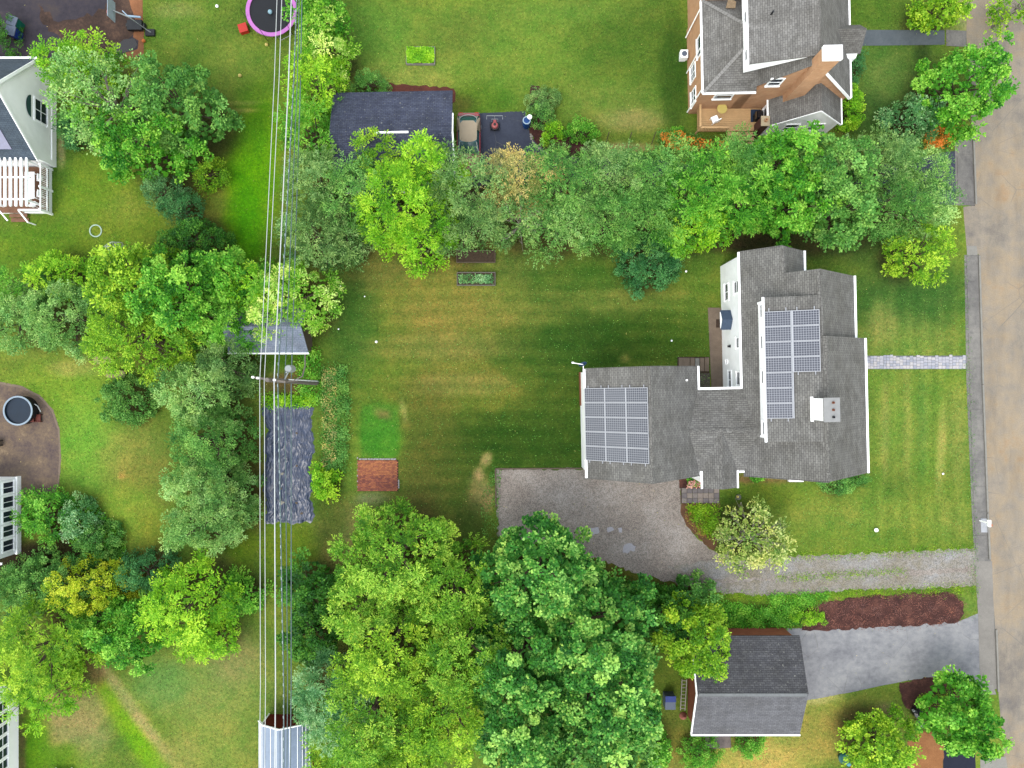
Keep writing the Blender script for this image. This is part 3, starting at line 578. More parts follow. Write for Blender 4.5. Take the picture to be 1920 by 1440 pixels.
 ('shrub', 8, 62, 20, 34, 2.0, 'bush', 'darkgreen', 'dark shrub beside the wheeled bins'),
 ('shrub', 1520, 1162, 30, 10, .9, 'bush', 'limegreen', 'low lime shrub at the end of the long mulch bed'),
]
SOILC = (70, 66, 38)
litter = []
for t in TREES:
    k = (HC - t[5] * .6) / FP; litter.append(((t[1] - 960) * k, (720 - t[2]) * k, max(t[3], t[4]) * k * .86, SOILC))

xs = np.concatenate([[-420, -250, -150, -100, -70, -55], np.arange(-46, 46.01, .27), [55, 70, 100, 150, 250, 420]])
ys = np.concatenate([[-420, -250, -150, -100, -70, -50], np.arange(-36, 36.01, .27), [50, 70, 100, 150, 250, 420]])
GX, GY = np.meshgrid(xs, ys)
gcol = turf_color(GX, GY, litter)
nx, ny = len(xs), len(ys)
verts = np.stack([GX.ravel(), GY.ravel(), np.zeros(nx * ny)], 1)
I = (np.arange(ny - 1)[:, None] * nx + np.arange(nx - 1)).ravel()
quads = np.stack([I, I + 1, I + 1 + nx, I + nx], 1)
def np_mesh(name, verts, quads):
    me = bpy.data.meshes.new(name); nf, k = quads.shape
    me.vertices.add(len(verts)); me.vertices.foreach_set('co', verts.astype(np.float32).ravel())
    me.loops.add(nf * k); me.loops.foreach_set('vertex_index', quads.astype(np.int32).ravel())
    me.polygons.add(nf); me.polygons.foreach_set('loop_start', np.arange(0, nf * k, k, dtype=np.int32))
    me.polygons.foreach_set('loop_total', np.full(nf, k, dtype=np.int32)); me.update(calc_edges=True); return me
gm = np_mesh('lawn_ground', verts, quads)
ca = gm.color_attributes.new('turf', 'FLOAT_COLOR', 'POINT')
cl = np.ones((nx * ny, 4)); cl[:, :3] = srgb2lin(gcol.reshape(-1, 3)) * .41
ca.data.foreach_set('color', cl.astype(np.float32).ravel())
def turfmat():
    m = NT('turf', 0.95, 0.1)
    at = m.n('ShaderNodeAttribute'); at.attribute_name = 'turf'; v = m.obj()
    n0 = m.noise(.38, 4, v, .7); n1 = m.noise(.9, 5, v, .65); n2 = m.noise(4.5, 4, v, .65); n3 = m.noise(17, 3, v, .7)
    c = m.mix(1.0, at.outputs['Color'], m.ramp(n1, [(.3, (.72, .88, .80, 1)), (.7, (1.34, 1.16, 1.2, 1))]), 'MULTIPLY')
    c = m.mix(1.0, c, m.ramp(n0, [(.36, (.82, 1.0, .88, 1)), (.64, (1.15, 1.03, 1.08, 1))]), 'MULTIPLY')
    c = m.mix(1.0, c, m.ramp(n2, [(.3, (.66, .76, .66, 1)), (.7, (1.38, 1.26, 1.34, 1))]), 'MULTIPLY')
    c = m.mix(1.0, c, m.ramp(n3, [(.25, (.6, .64, .6, 1)), (.75, (1.42, 1.36, 1.4, 1))]), 'MULTIPLY')
    m.color(c); m.bump(m.math('ADD', n3, n2), .6, .05); return m.m
part('lawn_ground', gm, turfmat())['kind'] = 'structure'

# ---------------------------------------------------------------- paved and bare surfaces
PAVED = []
def sheet(name, px, z, mat, jit=0.0, sub=0.5, h=0.0, kind='structure', thick=None):
    pts = [G(a, b, h)[:2] for a, b in px]; PAVED.append(pts)
    out = []
    for i in range(len(pts)):
        (x1, y1), (x2, y2) = pts[i], pts[(i + 1) % len(pts)]
        n = max(1, int(math.hypot(x2 - x1, y2 - y1) / sub)) if jit else 1
        for k in range(n):
            t = k / n; L_ = math.hypot(x2 - x1, y2 - y1) or 1; q = R.uniform(-jit, jit) * (1 if k else .3)
            out.append((x1 + (x2 - x1) * t - (y2 - y1) / L_ * q, y1 + (y2 - y1) * t + (x2 - x1) / L_ * q, z))
    mb = MB()
    a = sum(p[0] * q[1] - q[0] * p[1] for p, q in zip(out, out[1:] + out[:1]))
    if a < 0: out.reverse()
    if thick: mb.slab(out, thick)
    else: mb.poly(out)
    o = part(name, mb, mat)
    if kind: o['kind'] = kind
    return o
def surf(name, stops, s1=.5, s2=4, s3=30, rough=.92, bump=.3, grain=.25, vor=0, crack=0, blot=None):
    m = NT(name, rough, .25); v = m.obj()
    f = m.math('ADD', m.math('MULTIPLY', m.noise(s1, 5, v, .6), .65), m.math('MULTIPLY', m.noise(s2, 4, v, .6), .35))
    c = m.ramp(f, stops)
    n3 = m.noise(s3, 2, v, .6)
    c = m.mix(1.0, c, m.ramp(n3, [(.3, (1 - grain,) * 3 + (1,)), (.7, (1 + grain,) * 3 + (1,))]), 'MULTIPLY')
    if blot:
        c = m.mix(1.0, c, m.ramp(m.noise(blot[0], 5, m.obj((1, blot[1], 1)), .7), [(.3, (.80, .80, .82, 1)), (.5, (1, 1, 1, 1)), (.7, (1.14, 1.13, 1.12, 1))]), 'MULTIPLY')
    if crack:
        wv = m.n('ShaderNodeTexVoronoi', feature='DISTANCE_TO_EDGE'); wv.inputs['Scale'].default_value = crack
        ds = m.mix(.22, v, m.n('ShaderNodeTexNoise').outputs['Color']); m.l(ds, wv.inputs['Vector'])
        keep = m.ramp(m.noise(.25, 3, v, .6), [(.46, (0, 0, 0, 1)), (.56, (1, 1, 1, 1))])
        ln = m.ramp(wv.outputs['Distance'], [(0, (.8, .8, .8, 1)), (.007, (0, 0, 0, 1))])
        c = m.mix(m.math('MULTIPLY', ln, keep), c, (.10, .095, .09, 1))
    if vor:
        vo = m.n('ShaderNodeTexVoronoi'); vo.inputs['Scale'].default_value = vor; m.l(v, vo.inputs['Vector'])
        c = m.mix(1.0, c, m.ramp(m.math('FRACT', m.math('MULTIPLY', vo.outputs['Color'], 3.3)), [(0, (.66, .66, .66, 1)), (1, (1.36, 1.34, 1.32, 1))]), 'MULTIPLY')
        m.bump(vo.outputs['Distance'], .35, .012)
    else: m.bump(n3, bump, .01)
    m.color(c); return m.m
ROADM = surf('worn_road', [(.34, A(140, 133, 128)), (.46, A(172, 160, 145)), (.56, A(186, 167, 142)), (.68, A(192, 154, 114))], .11, 1.0, 12, grain=.12, crack=.35, blot=(.8, .25))
WALKM = surf('old_pavement', [(.3, A(118, 115, 114)), (.5, A(148, 144, 140)), (.7, A(172, 167, 160))], .35, 3, 24, grain=.16, crack=.8, blot=(1.5, .4))
ASPH = surf('blue_asphalt', [(.3, A(68, 74, 94)), (.7, A(88, 94, 112))], .6, 5, 40, grain=.2, crack=.6, blot=(.8, 1))
ASPHD = surf('dark_asphalt', [(.3, A(52, 48, 58)), (.5, A(74, 68, 78)), (.7, A(96, 84, 80))], .5, 3, 26, grain=.2)
ASPHB = surf('black_asphalt', [(.3, A(34, 38, 58)), (.7, A(46, 50, 70))], .6, 5, 40, grain=.15)
ASPHL = surf('pale_asphalt', [(.34, A(142, 142, 148)), (.5, A(166, 166, 170)), (.66, A(184, 183, 184))], .45, 2.5, 30, grain=.12, crack=.5, blot=(1.6, 1.6))
GRAV = surf('gravel_brown', [(.35, A(150, 138, 130)), (.5, A(172, 162, 154)), (.65, A(190, 182, 176))], .3, 3, 18, grain=.12, vor=17)
GRAV2 = surf('gravel_drive', [(.3, A(146, 136, 106)), (.5, A(166, 160, 152)), (.7, A(182, 182, 186))], .35, 2.2, 18, grain=.12, vor=17)
MULCH = surf('dark_mulch', [(.3, A(66, 38, 34)), (.5, A(88, 52, 46)), (.7, A(128, 84, 70))], 1.2, 9, 22, grain=.5, bump=1, blot=(1.2, 1))
MULCH2 = surf('tan_mulch', [(.3, A(160, 104, 62)), (.7, A(190, 132, 84))], 1.2, 8, 26, grain=.25, bump=1)
PATM = surf('mottled_patio', [(.3, A(92, 78, 86)), (.46, A(126, 108, 98)), (.58, A(150, 128, 106)), (.72, A(190, 164, 134))], .7, 5, 26, grain=.2)
DIRT = surf('bare_dirt', [(.3, A(50, 38, 34)), (.5, A(84, 64, 56)), (.7, A(126, 96, 78))], .8, 5, 22, grain=.3)
ODIRT = surf('orange_dirt', [(.3, A(140, 92, 62)), (.7, A(190, 128, 88))], .8, 5, 22, grain=.2)

sheet('road', [(1818, -300), (1812, 60), (1822, 250), (1828, 385), (1806, 388), (1812, 462), (1836, 478), (1843, 720), (1852, 960), (1866, 1180), (1872, 1300), (1884, 1440), (1900, 1750), (2240, 1750), (2200, -300)], .004, ROADM, .02, 1.0)
# pavement strip: base, its slabs, and the kerb towards the road
sheet('pavement_base', [(1790, 245), (1828, 245), (1828, 385), (1792, 385)], .008, WALKM)
sheet('pavement_base', [(1808, 478), (1836, 478), (1843, 720), (1852, 960), (1866, 1180), (1870, 1292), (1838, 1292), (1834, 1160), (1822, 960), (1812, 720)], .008, WALKM)
sheet('driveway_apron', [(1828, 1052), (1860, 1052), (1868, 1292), (1838, 1292), (1834, 1160)], .014, surf('apron_asphalt', [(.3, A(150, 144, 138)), (.7, A(176, 170, 162))], .4, 3, 24, grain=.1), .02)
def strip_slabs(segs):
    for (xa, xb, ya), (xc, xd, yc) in zip(segs, segs[1:]):
        n = max(1, round(abs(yc - ya) / 44))
        for i in range(n):
            t0, t1 = i / n, (i + 1) / n - .035
            y0, y1 = ya + (yc - ya) * t0, ya + (yc - ya) * t1
            f = lambda p, q, t: p + (q - p) * t
            q = [G(f(xa, xc, t0), y0), G(f(xa, xc, t1), y1), G(f(xb, xd, t1), y1), G(f(xb, xd, t0), y0)]
            z = .03 + R.uniform(0, .008)
            mb = MB().slab([(p[0], p[1], z) for p in q], z - .008)
            o = part('pavement_slab', mb, WALKM); o['kind'] = 'structure'
strip_slabs([(1794, 1822, 250), (1796, 1824, 382)])
strip_slabs([(1812, 1833, 480), (1818, 1840, 720), (1826, 1849, 960), (1830, 1852, 1048)])
kb = MB()
for a, b in (((1824, 250), (1829, 383)), ((1835, 480), (1842, 720)), ((1842, 722), (1851, 960)), ((1851, 962), (1855, 1048)), ((1867, 1180), (1871, 1296))):
    p, q = G(*a), G(*b); kb.beam((p[0], p[1], .06), (q[0], q[1], .06), .13, .12)
o = part('kerb', kb, CONC); o['kind'] = 'structure'
sheet('pale_concrete_patch', [(1812, 461), (1831, 461), (1833, 478), (1813, 478)], .016, CONC)
sheet('pale_concrete_patch', [(1838, 972), (1852, 972), (1854, 998), (1839, 998)], .045, plain('pale_cement', A(206, 208, 214), .9))
sheet('pale_concrete_patch', [(1838, 1284), (1862, 1284), (1868, 1302), (1838, 1302)], .02, CONC)
sheet('pale_concrete_patch', [(1838, 1424), (1886, 1418), (1890, 1450), (1838, 1450)], .012, CONC)
sheet('asphalt_driveway', [(858, 213), (900, 212), (985, 209), (990, 240), (1000, 262), (1030, 288), (1100, 297), (1200, 294), (1300, 312), (1600, 322), (1765, 286), (1826, 280), (1828, 386), (1740, 384), (1500, 372), (1100, 345), (860, 350)], .004, ASPH, .03)
sheet('entry_walk', [(1600, 56), (1771, 57), (1771, 84), (1612, 86)], .02, surf('slate_walk', [(.3, A(96, 106, 114)), (.7, A(122, 130, 136))], .8, 5, 30, grain=.1), thick=.016)
sheet('entry_walk', [(1774, 56), (1812, 58), (1812, 88), (1774, 86)], .02, WALKM, thick=.016)
sheet('parking_area', [(-60, -60), (262, -60), (268, 60), (266, 106), (225, 112), (180, 116), (60, 112), (-60, 112)], .004, ASPHD, .05)
sheet('bare_dirt', [(72, 10), (110, 40), (180, 24), (215, 0), (262, -20), (266, 60), (240, 72), (210, 90), (190, 104), (130, 90), (100, 60), (76, 40)], .008, DIRT, .22, .3)
sheet('dirt_edge', [(236, -30), (268, -30), (270, 104), (226, 112), (236, 98), (258, 92), (260, 76), (250, 70), (256, 40), (244, 10)], .012, ODIRT, .06, .3)
sheet('puddle', [(212, 88), (232, 74), (252, 72), (258, 84), (250, 94), (226, 100), (208, 98)], .016, plain('wet_mud', A(40, 28, 24), .18, spec=.5), .04, .3)
sheet('garden_patio', [(-40, 716), (0, 720), (40, 728), (72, 744), (96, 770), (108, 805), (111, 860), (108, 905), (98, 928), (60, 936), (-40, 936)], .012, PATM, .02, .4)
sheet('patio_edging', [(-40, 712), (0, 716), (42, 724), (75, 741), (100, 768), (112, 804), (115, 860), (111, 908), (100, 932), (60, 940), (-40, 940)], .008, CONCT, .02, .4)
sheet('gravel_driveway', [(930, 880), (1095, 879), (1180, 880), (1278, 900), (1277, 945), (1284, 978), (1305, 1006), (1340, 1034), (1400, 1052), (1475, 1043), (1640, 1037), (1736, 1032), (1829, 1028), (1836, 1056), (1836, 1100), (1740, 1102), (1600, 1106), (1450, 1117), (1340, 1112), (1250, 1090), (1190, 1074), (1130, 1052), (1060, 1030), (1000, 1020), (934, 1006)], .006, GRAV, .13, .22)
sheet('gravel_track', [(1400, 1056), (1475, 1047), (1640, 1040), (1829, 1031), (1834, 1062), (1740, 1068), (1640, 1068), (1520, 1074), (1430, 1084), (1330, 1084), (1250, 1064), (1330, 1050)], .010, GRAV2, .13, .22)
sheet('gravel_track', [(1340, 1092), (1440, 1088), (1540, 1084), (1640, 1082), (1740, 1078), (1834, 1072), (1835, 1096), (1740, 1099), (1600, 1103), (1450, 1113), (1350, 1108)], .010, GRAV2, .13, .22)
for pts in ([(1106, 990), (1122, 988), (1124, 998), (1112, 1004), (1104, 998)], [(1138, 990), (1148, 988), (1152, 994), (1140, 998)], [(1158, 990), (1166, 989), (1166, 999), (1160, 998)], [(1170, 1022), (1180, 1018), (1192, 1024), (1190, 1034), (1182, 1032), (1176, 1038), (1168, 1036)]):
    sheet('lime_dust_patch', pts, .014, plain('lime_dust', A(206, 204, 212), .95, .8, 1.1, 12), .05, .15)
gb = MB()
for a, b in (((929, 879), (1096, 878)), ((929, 880), (930, 952))):
    p, q = G(*a), G(*b); gb.beam((p[0], p[1], .05), (q[0], q[1], .05), .1, .1)
single('timber_edging', gb, WOOD, 'dark timber edging along two sides of the brown gravel parking', 'edging')
sheet('asphalt_driveway', [(1475, 1178), (1560, 1178), (1700, 1171), (1800, 1164), (1834, 1150), (1838, 1291), (1800, 1264), (1700, 1276), (1600, 1297), (1508, 1314), (1470, 1316)], .006, ASPHL, .02, .5)
sheet('asphalt_driveway', [(1768, 1395), (1828, 1408), (1832, 1480), (1768, 1480)], .006, ASPHB, .02)
def mound(name, px, mat, h=.05, label=None, cat='flower bed'):
    pts = [G(a, b)[:2] for a, b in px]; PAVED.append(pts)
    cx = sum(p[0] for p in pts) / len(pts); cy = sum(p[1] for p in pts) / len(pts); ring = []
    for i in range(len(pts)):
        (x1, y1), (x2, y2) = pts[i], pts[(i + 1) % len(pts)]; n = max(1, int(math.hypot(x2 - x1, y2 - y1) / .25))
        for k in range(n):
            t = k / n; L_ = math.hypot(x2 - x1, y2 - y1) or 1; q = R.uniform(-.1, .1) * (1 if k else .3)
            ring.append((x1 + (x2 - x1) * t - (y2 - y1) / L_ * q, y1 + (y2 - y1) * t + (x2 - x1) / L_ * q))
    a = sum(p[0] * q[1] - q[0] * p[1] for p, q in zip(ring, ring[1:] + ring[:1]))
    if a < 0: ring.reverse()
    mb = MB(); n = len(ring); r0 = []
    sc_ = []
    for i, (x, y) in enumerate(ring):
        (xa, ya), (xb, yb) = ring[i - 1], ring[(i + 1) % n]; nx_, ny_ = -(yb - ya), xb - xa; L = math.hypot(nx_, ny_) or 1
        sc_.append((x, y, h)); r0.append((x - nx_ / L * .1, y - ny_ / L * .1, .002))
    for i in range(n):
        j = (i + 1) % n; mb.poly([r0[i], r0[j], sc_[j], sc_[i]])
    mb.poly(sc_)
    o = part(name, mb, mat); o['kind'] = 'structure'; return o
mound('mulch_bed', [(1505, 1180), (1514, 1148), (1545, 1131), (1600, 1123), (1680, 1116), (1785, 1113), (1801, 1128), (1806, 1150), (1796, 1164), (1700, 1172), (1560, 1179)], MULCH)
mound('mulch_bed', [(1688, 1282), (1740, 1272), (1800, 1267), (1834, 1286), (1836, 1320), (1760, 1330), (1700, 1326), (1692, 1310)], MULCH)
mound('mulch_bed', [(997, 160), (1010, 163), (1026, 200), (1040, 240), (1090, 262), (1130, 268), (1132, 286), (1070, 290), (1030, 284), (1006, 266), (994, 244), (995, 200)], MULCH)
mound('mulch_bed', [(715, 158), (760, 160), (850, 168), (852, 190), (716, 190)], surf('red_mulch', [(.3, A(96, 52, 44)), (.7, A(136, 76, 60))], 1.2, 8, 26, grain=.3))
mound('mulch_bed', [(1706, 1470), (1704, 1392), (1722, 1374), (1746, 1374), (1768, 1394), (1767, 1470)], MULCH2, .06)
mound('mulch_bed', [(1274, 896), (1320, 896), (1322, 914), (1276, 914)], MULCH, .06)
mound('mulch_bed', [(1279, 945), (1348, 945), (1346, 1000), (1338, 1030), (1312, 1008), (1290, 985), (1280, 965)], surf('red_soil', [(.3, A(90, 66, 46)), (.7, A(140, 100, 70))], 1.2, 8, 26, grain=.3), .06)
# concrete walk beside the big house, with its slabs
sheet('house_walk', [(1327, 577), (1356, 577), (1362, 732), (1334, 732)], .05, CONCT, thick=.05)
w = MB()
w.box(*(G(1304, 0)[0], G(1331, 0)[0]), G(0, 732)[1], G(0, 699)[1], 0, .02)
part('gravel_strip', w, surf('dark_gravel', [(.3, A(84, 76, 66)), (.7, A(128, 120, 110))], .8, 6, 24, grain=.35, vor=16))['kind'] = 'structure'
pb = MB().box(G(1270, 0)[0], G(1330, 0)[0], G(0, 700)[1], G(0, 669)[1], 0, .03)
pt = part('patio_base', pb, SOIL); pt['kind'] = 'structure'
for xa, xb in ((1272, 1293), (1294, 1302), (1303, 1311), (1312, 1320), (1321, 1329)):
    z = .06 + R.uniform(0, .012)
    m = MB().box(G(xa + .4, 0)[0], G(xb, 0)[0], G(0, 698 if xa < 1300 else 696)[1], G(0, 671 + R.uniform(-1, 1))[1], .03, z)
    part('patio_slab', m, CONCT if xa != 1303 else CONC, pt)
# entrance pavers
pv = part('paver_bed', MB().box(G(1276, 0)[0], G(1349, 0)[0], G(0, 944)[1], G(0, 914)[1], 0, .02), SOIL); pv['kind'] = 'structure'
PAVM = [plain('paver_a', A(158, 148, 144), .9, .8, 1.1, 5, fine=25), plain('paver_b', A(138, 130, 132), .9, .8, 1.1, 5, fine=25), plain('paver_c', A(170, 156, 148), .9, .8, 1.1, 5, fine=25)]
for i in range(7):
    for j in range(3):
        x0, x1 = G(1278 + i * 10.1, 0)[0], G(1278 + i * 10.1 + 9.4, 0)[0]; y0, y1 = G(0, 915 + j * 9.6 + 9.0)[1], G(0, 915 + j * 9.6)[1]
        part('paver', MB().box(x0, x1, y0, y1, .02, .05 + R.uniform(0, .01)), R.choice(PAVM), pv)
# front walk of small pale stones
fw = part('front_walk', MB().box(G(1618, 0)[0], G(1812, 0)[0], G(0, 692)[1], G(0, 667)[1], 0, .015), plain('joint_sand', A(150, 150, 160), .95, .8, 1.1, 10)); fw['kind'] = 'structure'
PAVED.append([G(a, b)[:2] for a, b in ((1618, 667), (1812, 667), (1812, 692), (1618, 692))])
ws = [MB(), MB(), MB()]
x = G(1619, 0)[0]
while x < G(1810, 0)[0]:
    y = G(0, 691.5)[1]; wx = R.uniform(.2, .3)
    while y < G(0, 670)[1]:
        hy = R.uniform(.17, .27)
        R.choice(ws).obox((x + wx / 2, y + hy / 2, .03), wx - .02, hy - .02, .03 + R.uniform(0, .012), R.uniform(-.03, .03)); y += hy
    x += wx
for mb, c in zip(ws, ((216, 214, 224), (196, 198, 212), (232, 226, 228))):
    part('walk_stones', mb, plain('walkstone%d' % c[0], A(*c), .85, .85, 1.08, 5, fine=20), fw, kind='stuff')
# red brick patio in the lawn
bx0, bx1, by0, by1 = G(671, 0)[0], G(747, 0)[0], G(0, 921)[1], G(0, 862)[1]
bp = part('brick_patio', MB().box(bx0, bx1, by0, by1, 0, .02), SOIL); bp['kind'] = 'structure'
PAVED.append([(bx0, by0), (bx1, by0), (bx1, by1), (bx0, by1)])
bs = [MB() for _ in range(4)]; y = by0 + .02; row = 0
while y < by1 - .08:
    x = bx0 + .02 + (0 if row % 2 else -.08)
    while x < bx1 - .1:
        t = (y - by0) / (by1 - by0); i = R.choice((0, 0, 1, 2)) if t < .5 else R.choice((1, 2, 3, 3))
        bs[i].obox((x + .1, y + .05, .035), .195, .092, .04 + R.uniform(0, .015), R.uniform(-.04, .04)); x += .205
    y += .102; row += 1
for mb, c in zip(bs, ((162, 96, 84), (188, 112, 88), (204, 126, 92), (222, 142, 96))):
    part('bricks', mb, plain('paving_brick%d' % c[0], A(*c), .9, .7, 1.2, 8, fine=30), bp, kind='stuff')
eb = MB()
for i in range(13): eb.obox((bx0 + .2 + i * .22 + R.uniform(-.03, .03), by1 + .05, .04), .2, .11, .07, R.uniform(-.2, .2))
for i in range(4): eb.obox((bx1 + .03, by0 + .3 + i * .17, .04), .09, .15, .07, R.uniform(-.2, .2))
for i in range(6): eb.obox((bx0 - .02, by0 + .3 + i * .45, .03), .08, .12, .05, R.uniform(-.2, .2))
part('edging_stones', eb, plain('whitish_block', A(206, 200, 200), .9, .7, 1.1, 8), bp, kind='stuff')
# ================================================================ main grey house with solar panels
HB = (16.0, 0.0, 0.0)
house = root('house', 'white house with grey shingle roofs and solar panels beside the gravel drive', 'house', HB, 0.022)
E, SL = 5.05, 0.918
def zw(x): return E + SL * (x - 16.02)
# bodies
for x1, y0, y1, zr in ((24.45, -6.2, 2.85, None), (23.8, 2.85, 7.2, None), (20.35, 7.2, 9.0, None)):
    xr = (16.15 + x1) / 2
    part('wall', MB().gable(16.15, x1, y0, y1, 0, E - .06, xr, zw(xr) - .2), SIDE, house)
roof_w = MB().slab([(20.25, -6.38, zw(20.25)), (20.25, 3.0, zw(20.25)), (20.02, 3.0, zw(20.02)), (20.02, 7.35, zw(20.02)), (18.3, 7.35, zw(18.3)), (18.3, 9.17, zw(18.3)), (16.02, 9.17, E), (16.02, -6.38, E)], .14)
part('roof', roof_w, SH_MAIN, house)
for xr, xe, y0, y1 in ((20.25, 24.6, -6.38, 3.0), (20.02, 23.95, 3.0, 7.35), (18.3, 20.5, 7.35, 9.17)):
    part('roof', MB().slab([(xr, y0, zw(xr)), (xe, y0, E), (xe, y1, E), (xr, y1, zw(xr))], .14), SH_MAIN, house)
    part('gutter', MB().beam((xe + .05, y0, E - .02), (xe + .05, y1, E - .02), .15, .13), WHITE, house)
    cap = MB(); n = int((y1 - y0) / .2)
    for i in range(n):
        y = y0 + (i + .5) * (y1 - y0) / n
        for s in (-1, 1): cap.obox((xr + s * .075, y, zw(xr) - .04), .19, .19, .018, 0, R.uniform(-.04, .04), s * .62)
    part('ridge_caps', cap, SH_MAIN, house, kind='stuff')
part('gutter', MB().beam((15.96, 9.17, E - .02), (15.96, -.32, E - .02), .13, .13), WHITE, house)
for x, y0 in ((20.02, 7.35), (20.25, 3.0)):   # verge boards at the roof steps
    pass
for xa, xb, y in ((16.02, 20.25, -6.42), (16.02, 18.3, 9.2)):
    part('verge_board', MB().beam((xa, y, zw(xa) - .1), (xb, y, zw(xb) - .1), .04, .18), SH_MAIN, house)
# dormer
dz = lambda x: 7.78 + .28 * (x - 16.7)
dm = MB(); pr = [(16.95, 5.7), (20.1, 8.2), (20.1, dz(20.1) - .14), (16.95, dz(16.95) - .14)]
a = [(x, -3.6, z) for x, z in pr]; b = [(x, 5.5, z) for x, z in pr]; dm.poly(a); dm.poly(b[::-1])
for i in range(4): j = (i + 1) % 4; dm.poly([a[j], a[i], b[i], b[j]])
part('dormer', dm, SIDE, house)
part('dormer_roof', MB().slab([(16.7, -3.81, dz(16.7)), (20.12, -3.81, dz(20.12)), (20.12, 5.66, dz(20.12)), (16.7, 5.66, dz(16.7))], .12), SH_MAIN, house)
part('gutter', MB().beam((16.64, -3.85, 7.72), (16.64, 5.7, 7.72), .13, .15), WHITE, house)
part('corner_board', MB().box(16.9, 17.0, -3.66, -3.52, 5.7, 7.65), WHITE, house); part('corner_board', MB().box(16.9, 17.0, 5.42, 5.56, 5.7, 7.65), WHITE, house)

FRM = {}
def window(parent, c, facing, w, h, cols=1, rows=2, glass=None, sash=False, fr=.09, name='window'):
    """frame proud of the wall with separate panes; canonical frame faces -y"""
    ang = {'S': 0, 'E': math.pi / 2, 'N': math.pi, 'W': -math.pi / 2}[facing]
    key = (round(w, 2), round(h, 2), cols, rows, fr)
    if key not in FRM:
        f = MB(); d0, d1 = -.06, .02; bar = .045
        f.box(-w / 2 - fr, w / 2 + fr, d0, d1, h / 2, h / 2 + fr); f.box(-w / 2 - fr - .03, w / 2 + fr + .03, d0 - .05, d1, -h / 2 - fr, -h / 2)
        f.box(-w / 2 - fr, -w / 2, d0, d1, -h / 2, h / 2); f.box(w / 2, w / 2 + fr, d0, d1, -h / 2, h / 2)
        for i in range(1, cols): x = -w / 2 + w * i / cols; f.box(x - bar / 2, x + bar / 2, d0 + .02, d1, -h / 2, h / 2)
        for j in range(1, rows):
            z = -h / 2 + h * j / rows
            for i in range(cols):
                f.box(-w / 2 + w * i / cols + (bar / 2 if i else 0), -w / 2 + w * (i + 1) / cols - (bar / 2 if i < cols - 1 else 0), d0 + .02, d1, z - bar / 2, z + bar / 2)
        pw, ph = w / cols - bar / 2, h / rows - bar / 2
        g = MB().box(-pw / 2, pw / 2, -.02, .01, -ph / 2, ph / 2)
        FRM[key] = (f.mesh('window_frame'), g.mesh('pane'))
    fm, gm_ = FRM[key]
    o = part(name, fm, WHITE, parent, loc=c, rz=ang)
    for i in range(cols):
        for j in range(rows):
            p = part('pane', gm_, glass or GLASS, o); p.location = (-w / 2 + w * (i + .5) / cols, 0, -h / 2 + h * (j + .5) / rows)
    return o
wx = 16.15
window(house, (wx, 6.9, 3.95), 'W', .75, 1.1, 1, 2)
window(house, (wx, 6.84, 1.55), 'W', 1.15, .8, 2, 1)
window(house, (wx, 2.93, 4.1), 'W', .65, 1.0, 1, 2)
window(house, (wx, .4, 4.1), 'W', .85, 1.05, 1, 2)
window(house, (wx, .3, 1.9), 'W', 1.3, .6, 2, 1)
window(house, (wx, 1.66, 1.25), 'W', .26, .26, 1, 1, fr=.04, name='wall_vent')
for y in (4.9, 2.8, .45, -3.0): window(house, (16.95, y, 6.85), 'W', .8, .95, 1, 2)
lamp = MB().obox((16.05, 2.78, 2.05), .14, .14, .22).obox((16.1, 2.78, 2.2), .12, .2, .04)
part('porch_lamp', lamp, BLACK, house)
part('door', MB().box(16.09, 16.15, 4.25, 5.15, .1, 2.15), WHITE2, house)
hd = MB()
hd.slab([(15.38, 3.98, 2.4), (16.13, 3.98, 2.4), (16.13, 4.7, 2.9), (15.38, 4.7, 2.9)], .06)
hd.slab([(15.38, 4.702, 2.9), (16.13, 4.702, 2.9), (16.13, 5.42, 2.4), (15.38, 5.42, 2.4)], .06)
hood = part('door_hood', hd, HOOD, house)
part('hood_pediment', MB().poly([(15.42, 5.3, 2.34), (15.42, 4.7, 2.78), (15.42, 4.1, 2.34)]).poly([(15.46, 4.1, 2.34), (15.46, 4.7, 2.78), (15.46, 5.3, 2.34)]).beam((15.42, 4.1, 2.32), (15.42, 5.3, 2.32), .08, .08).beam((15.46, 4.12, 2.3), (16.12, 4.12, 1.9), .07, .07).beam((15.46, 5.28, 2.3), (16.12, 5.28, 1.9), .07, .07), WHITE, hood)
st_ = MB().box(15.55, 16.14, 4.4, 5.1, .05, .14)
single('door_mat', MB().box(15.62, 16.08, 4.32, 4.95, .05, .075), plain('brown_mat', A(84, 66, 54), .95), 'dark brown mat on the tan concrete below the blue door hood', 'mat').matrix_world
# chimney
ch = MB().box(19.46, 20.36, -2.4, -1.0, 7.9, 10.15)
chim = part('chimney', ch, plain('white_chimney', (.78, .79, .80, 1), .6, .93, 1.03, 3), house)
part('chimney_cap', MB().box(19.40, 20.42, -2.46, -.94, 10.15, 10.25), plain('grey_cap', A(178, 178, 178), .8, .9, 1.08, 3), chim)
part('flashing', MB().box(19.28, 19.44, -2.5, -.9, 8.42, 8.6), WHITE, chim)
for y, m in ((-1.25, ORANGE), (-1.7, ORANGE), (-2.15, BLACK)):
    part('flue', MB().lathe(19.98, y, [(.075, 10.24), (.075, 10.38), (.05, 10.38), (.045, 10.28)], 14), plain('clay_flue', A(150, 92, 66), .8) if m is ORANGE else BLACK, chim)
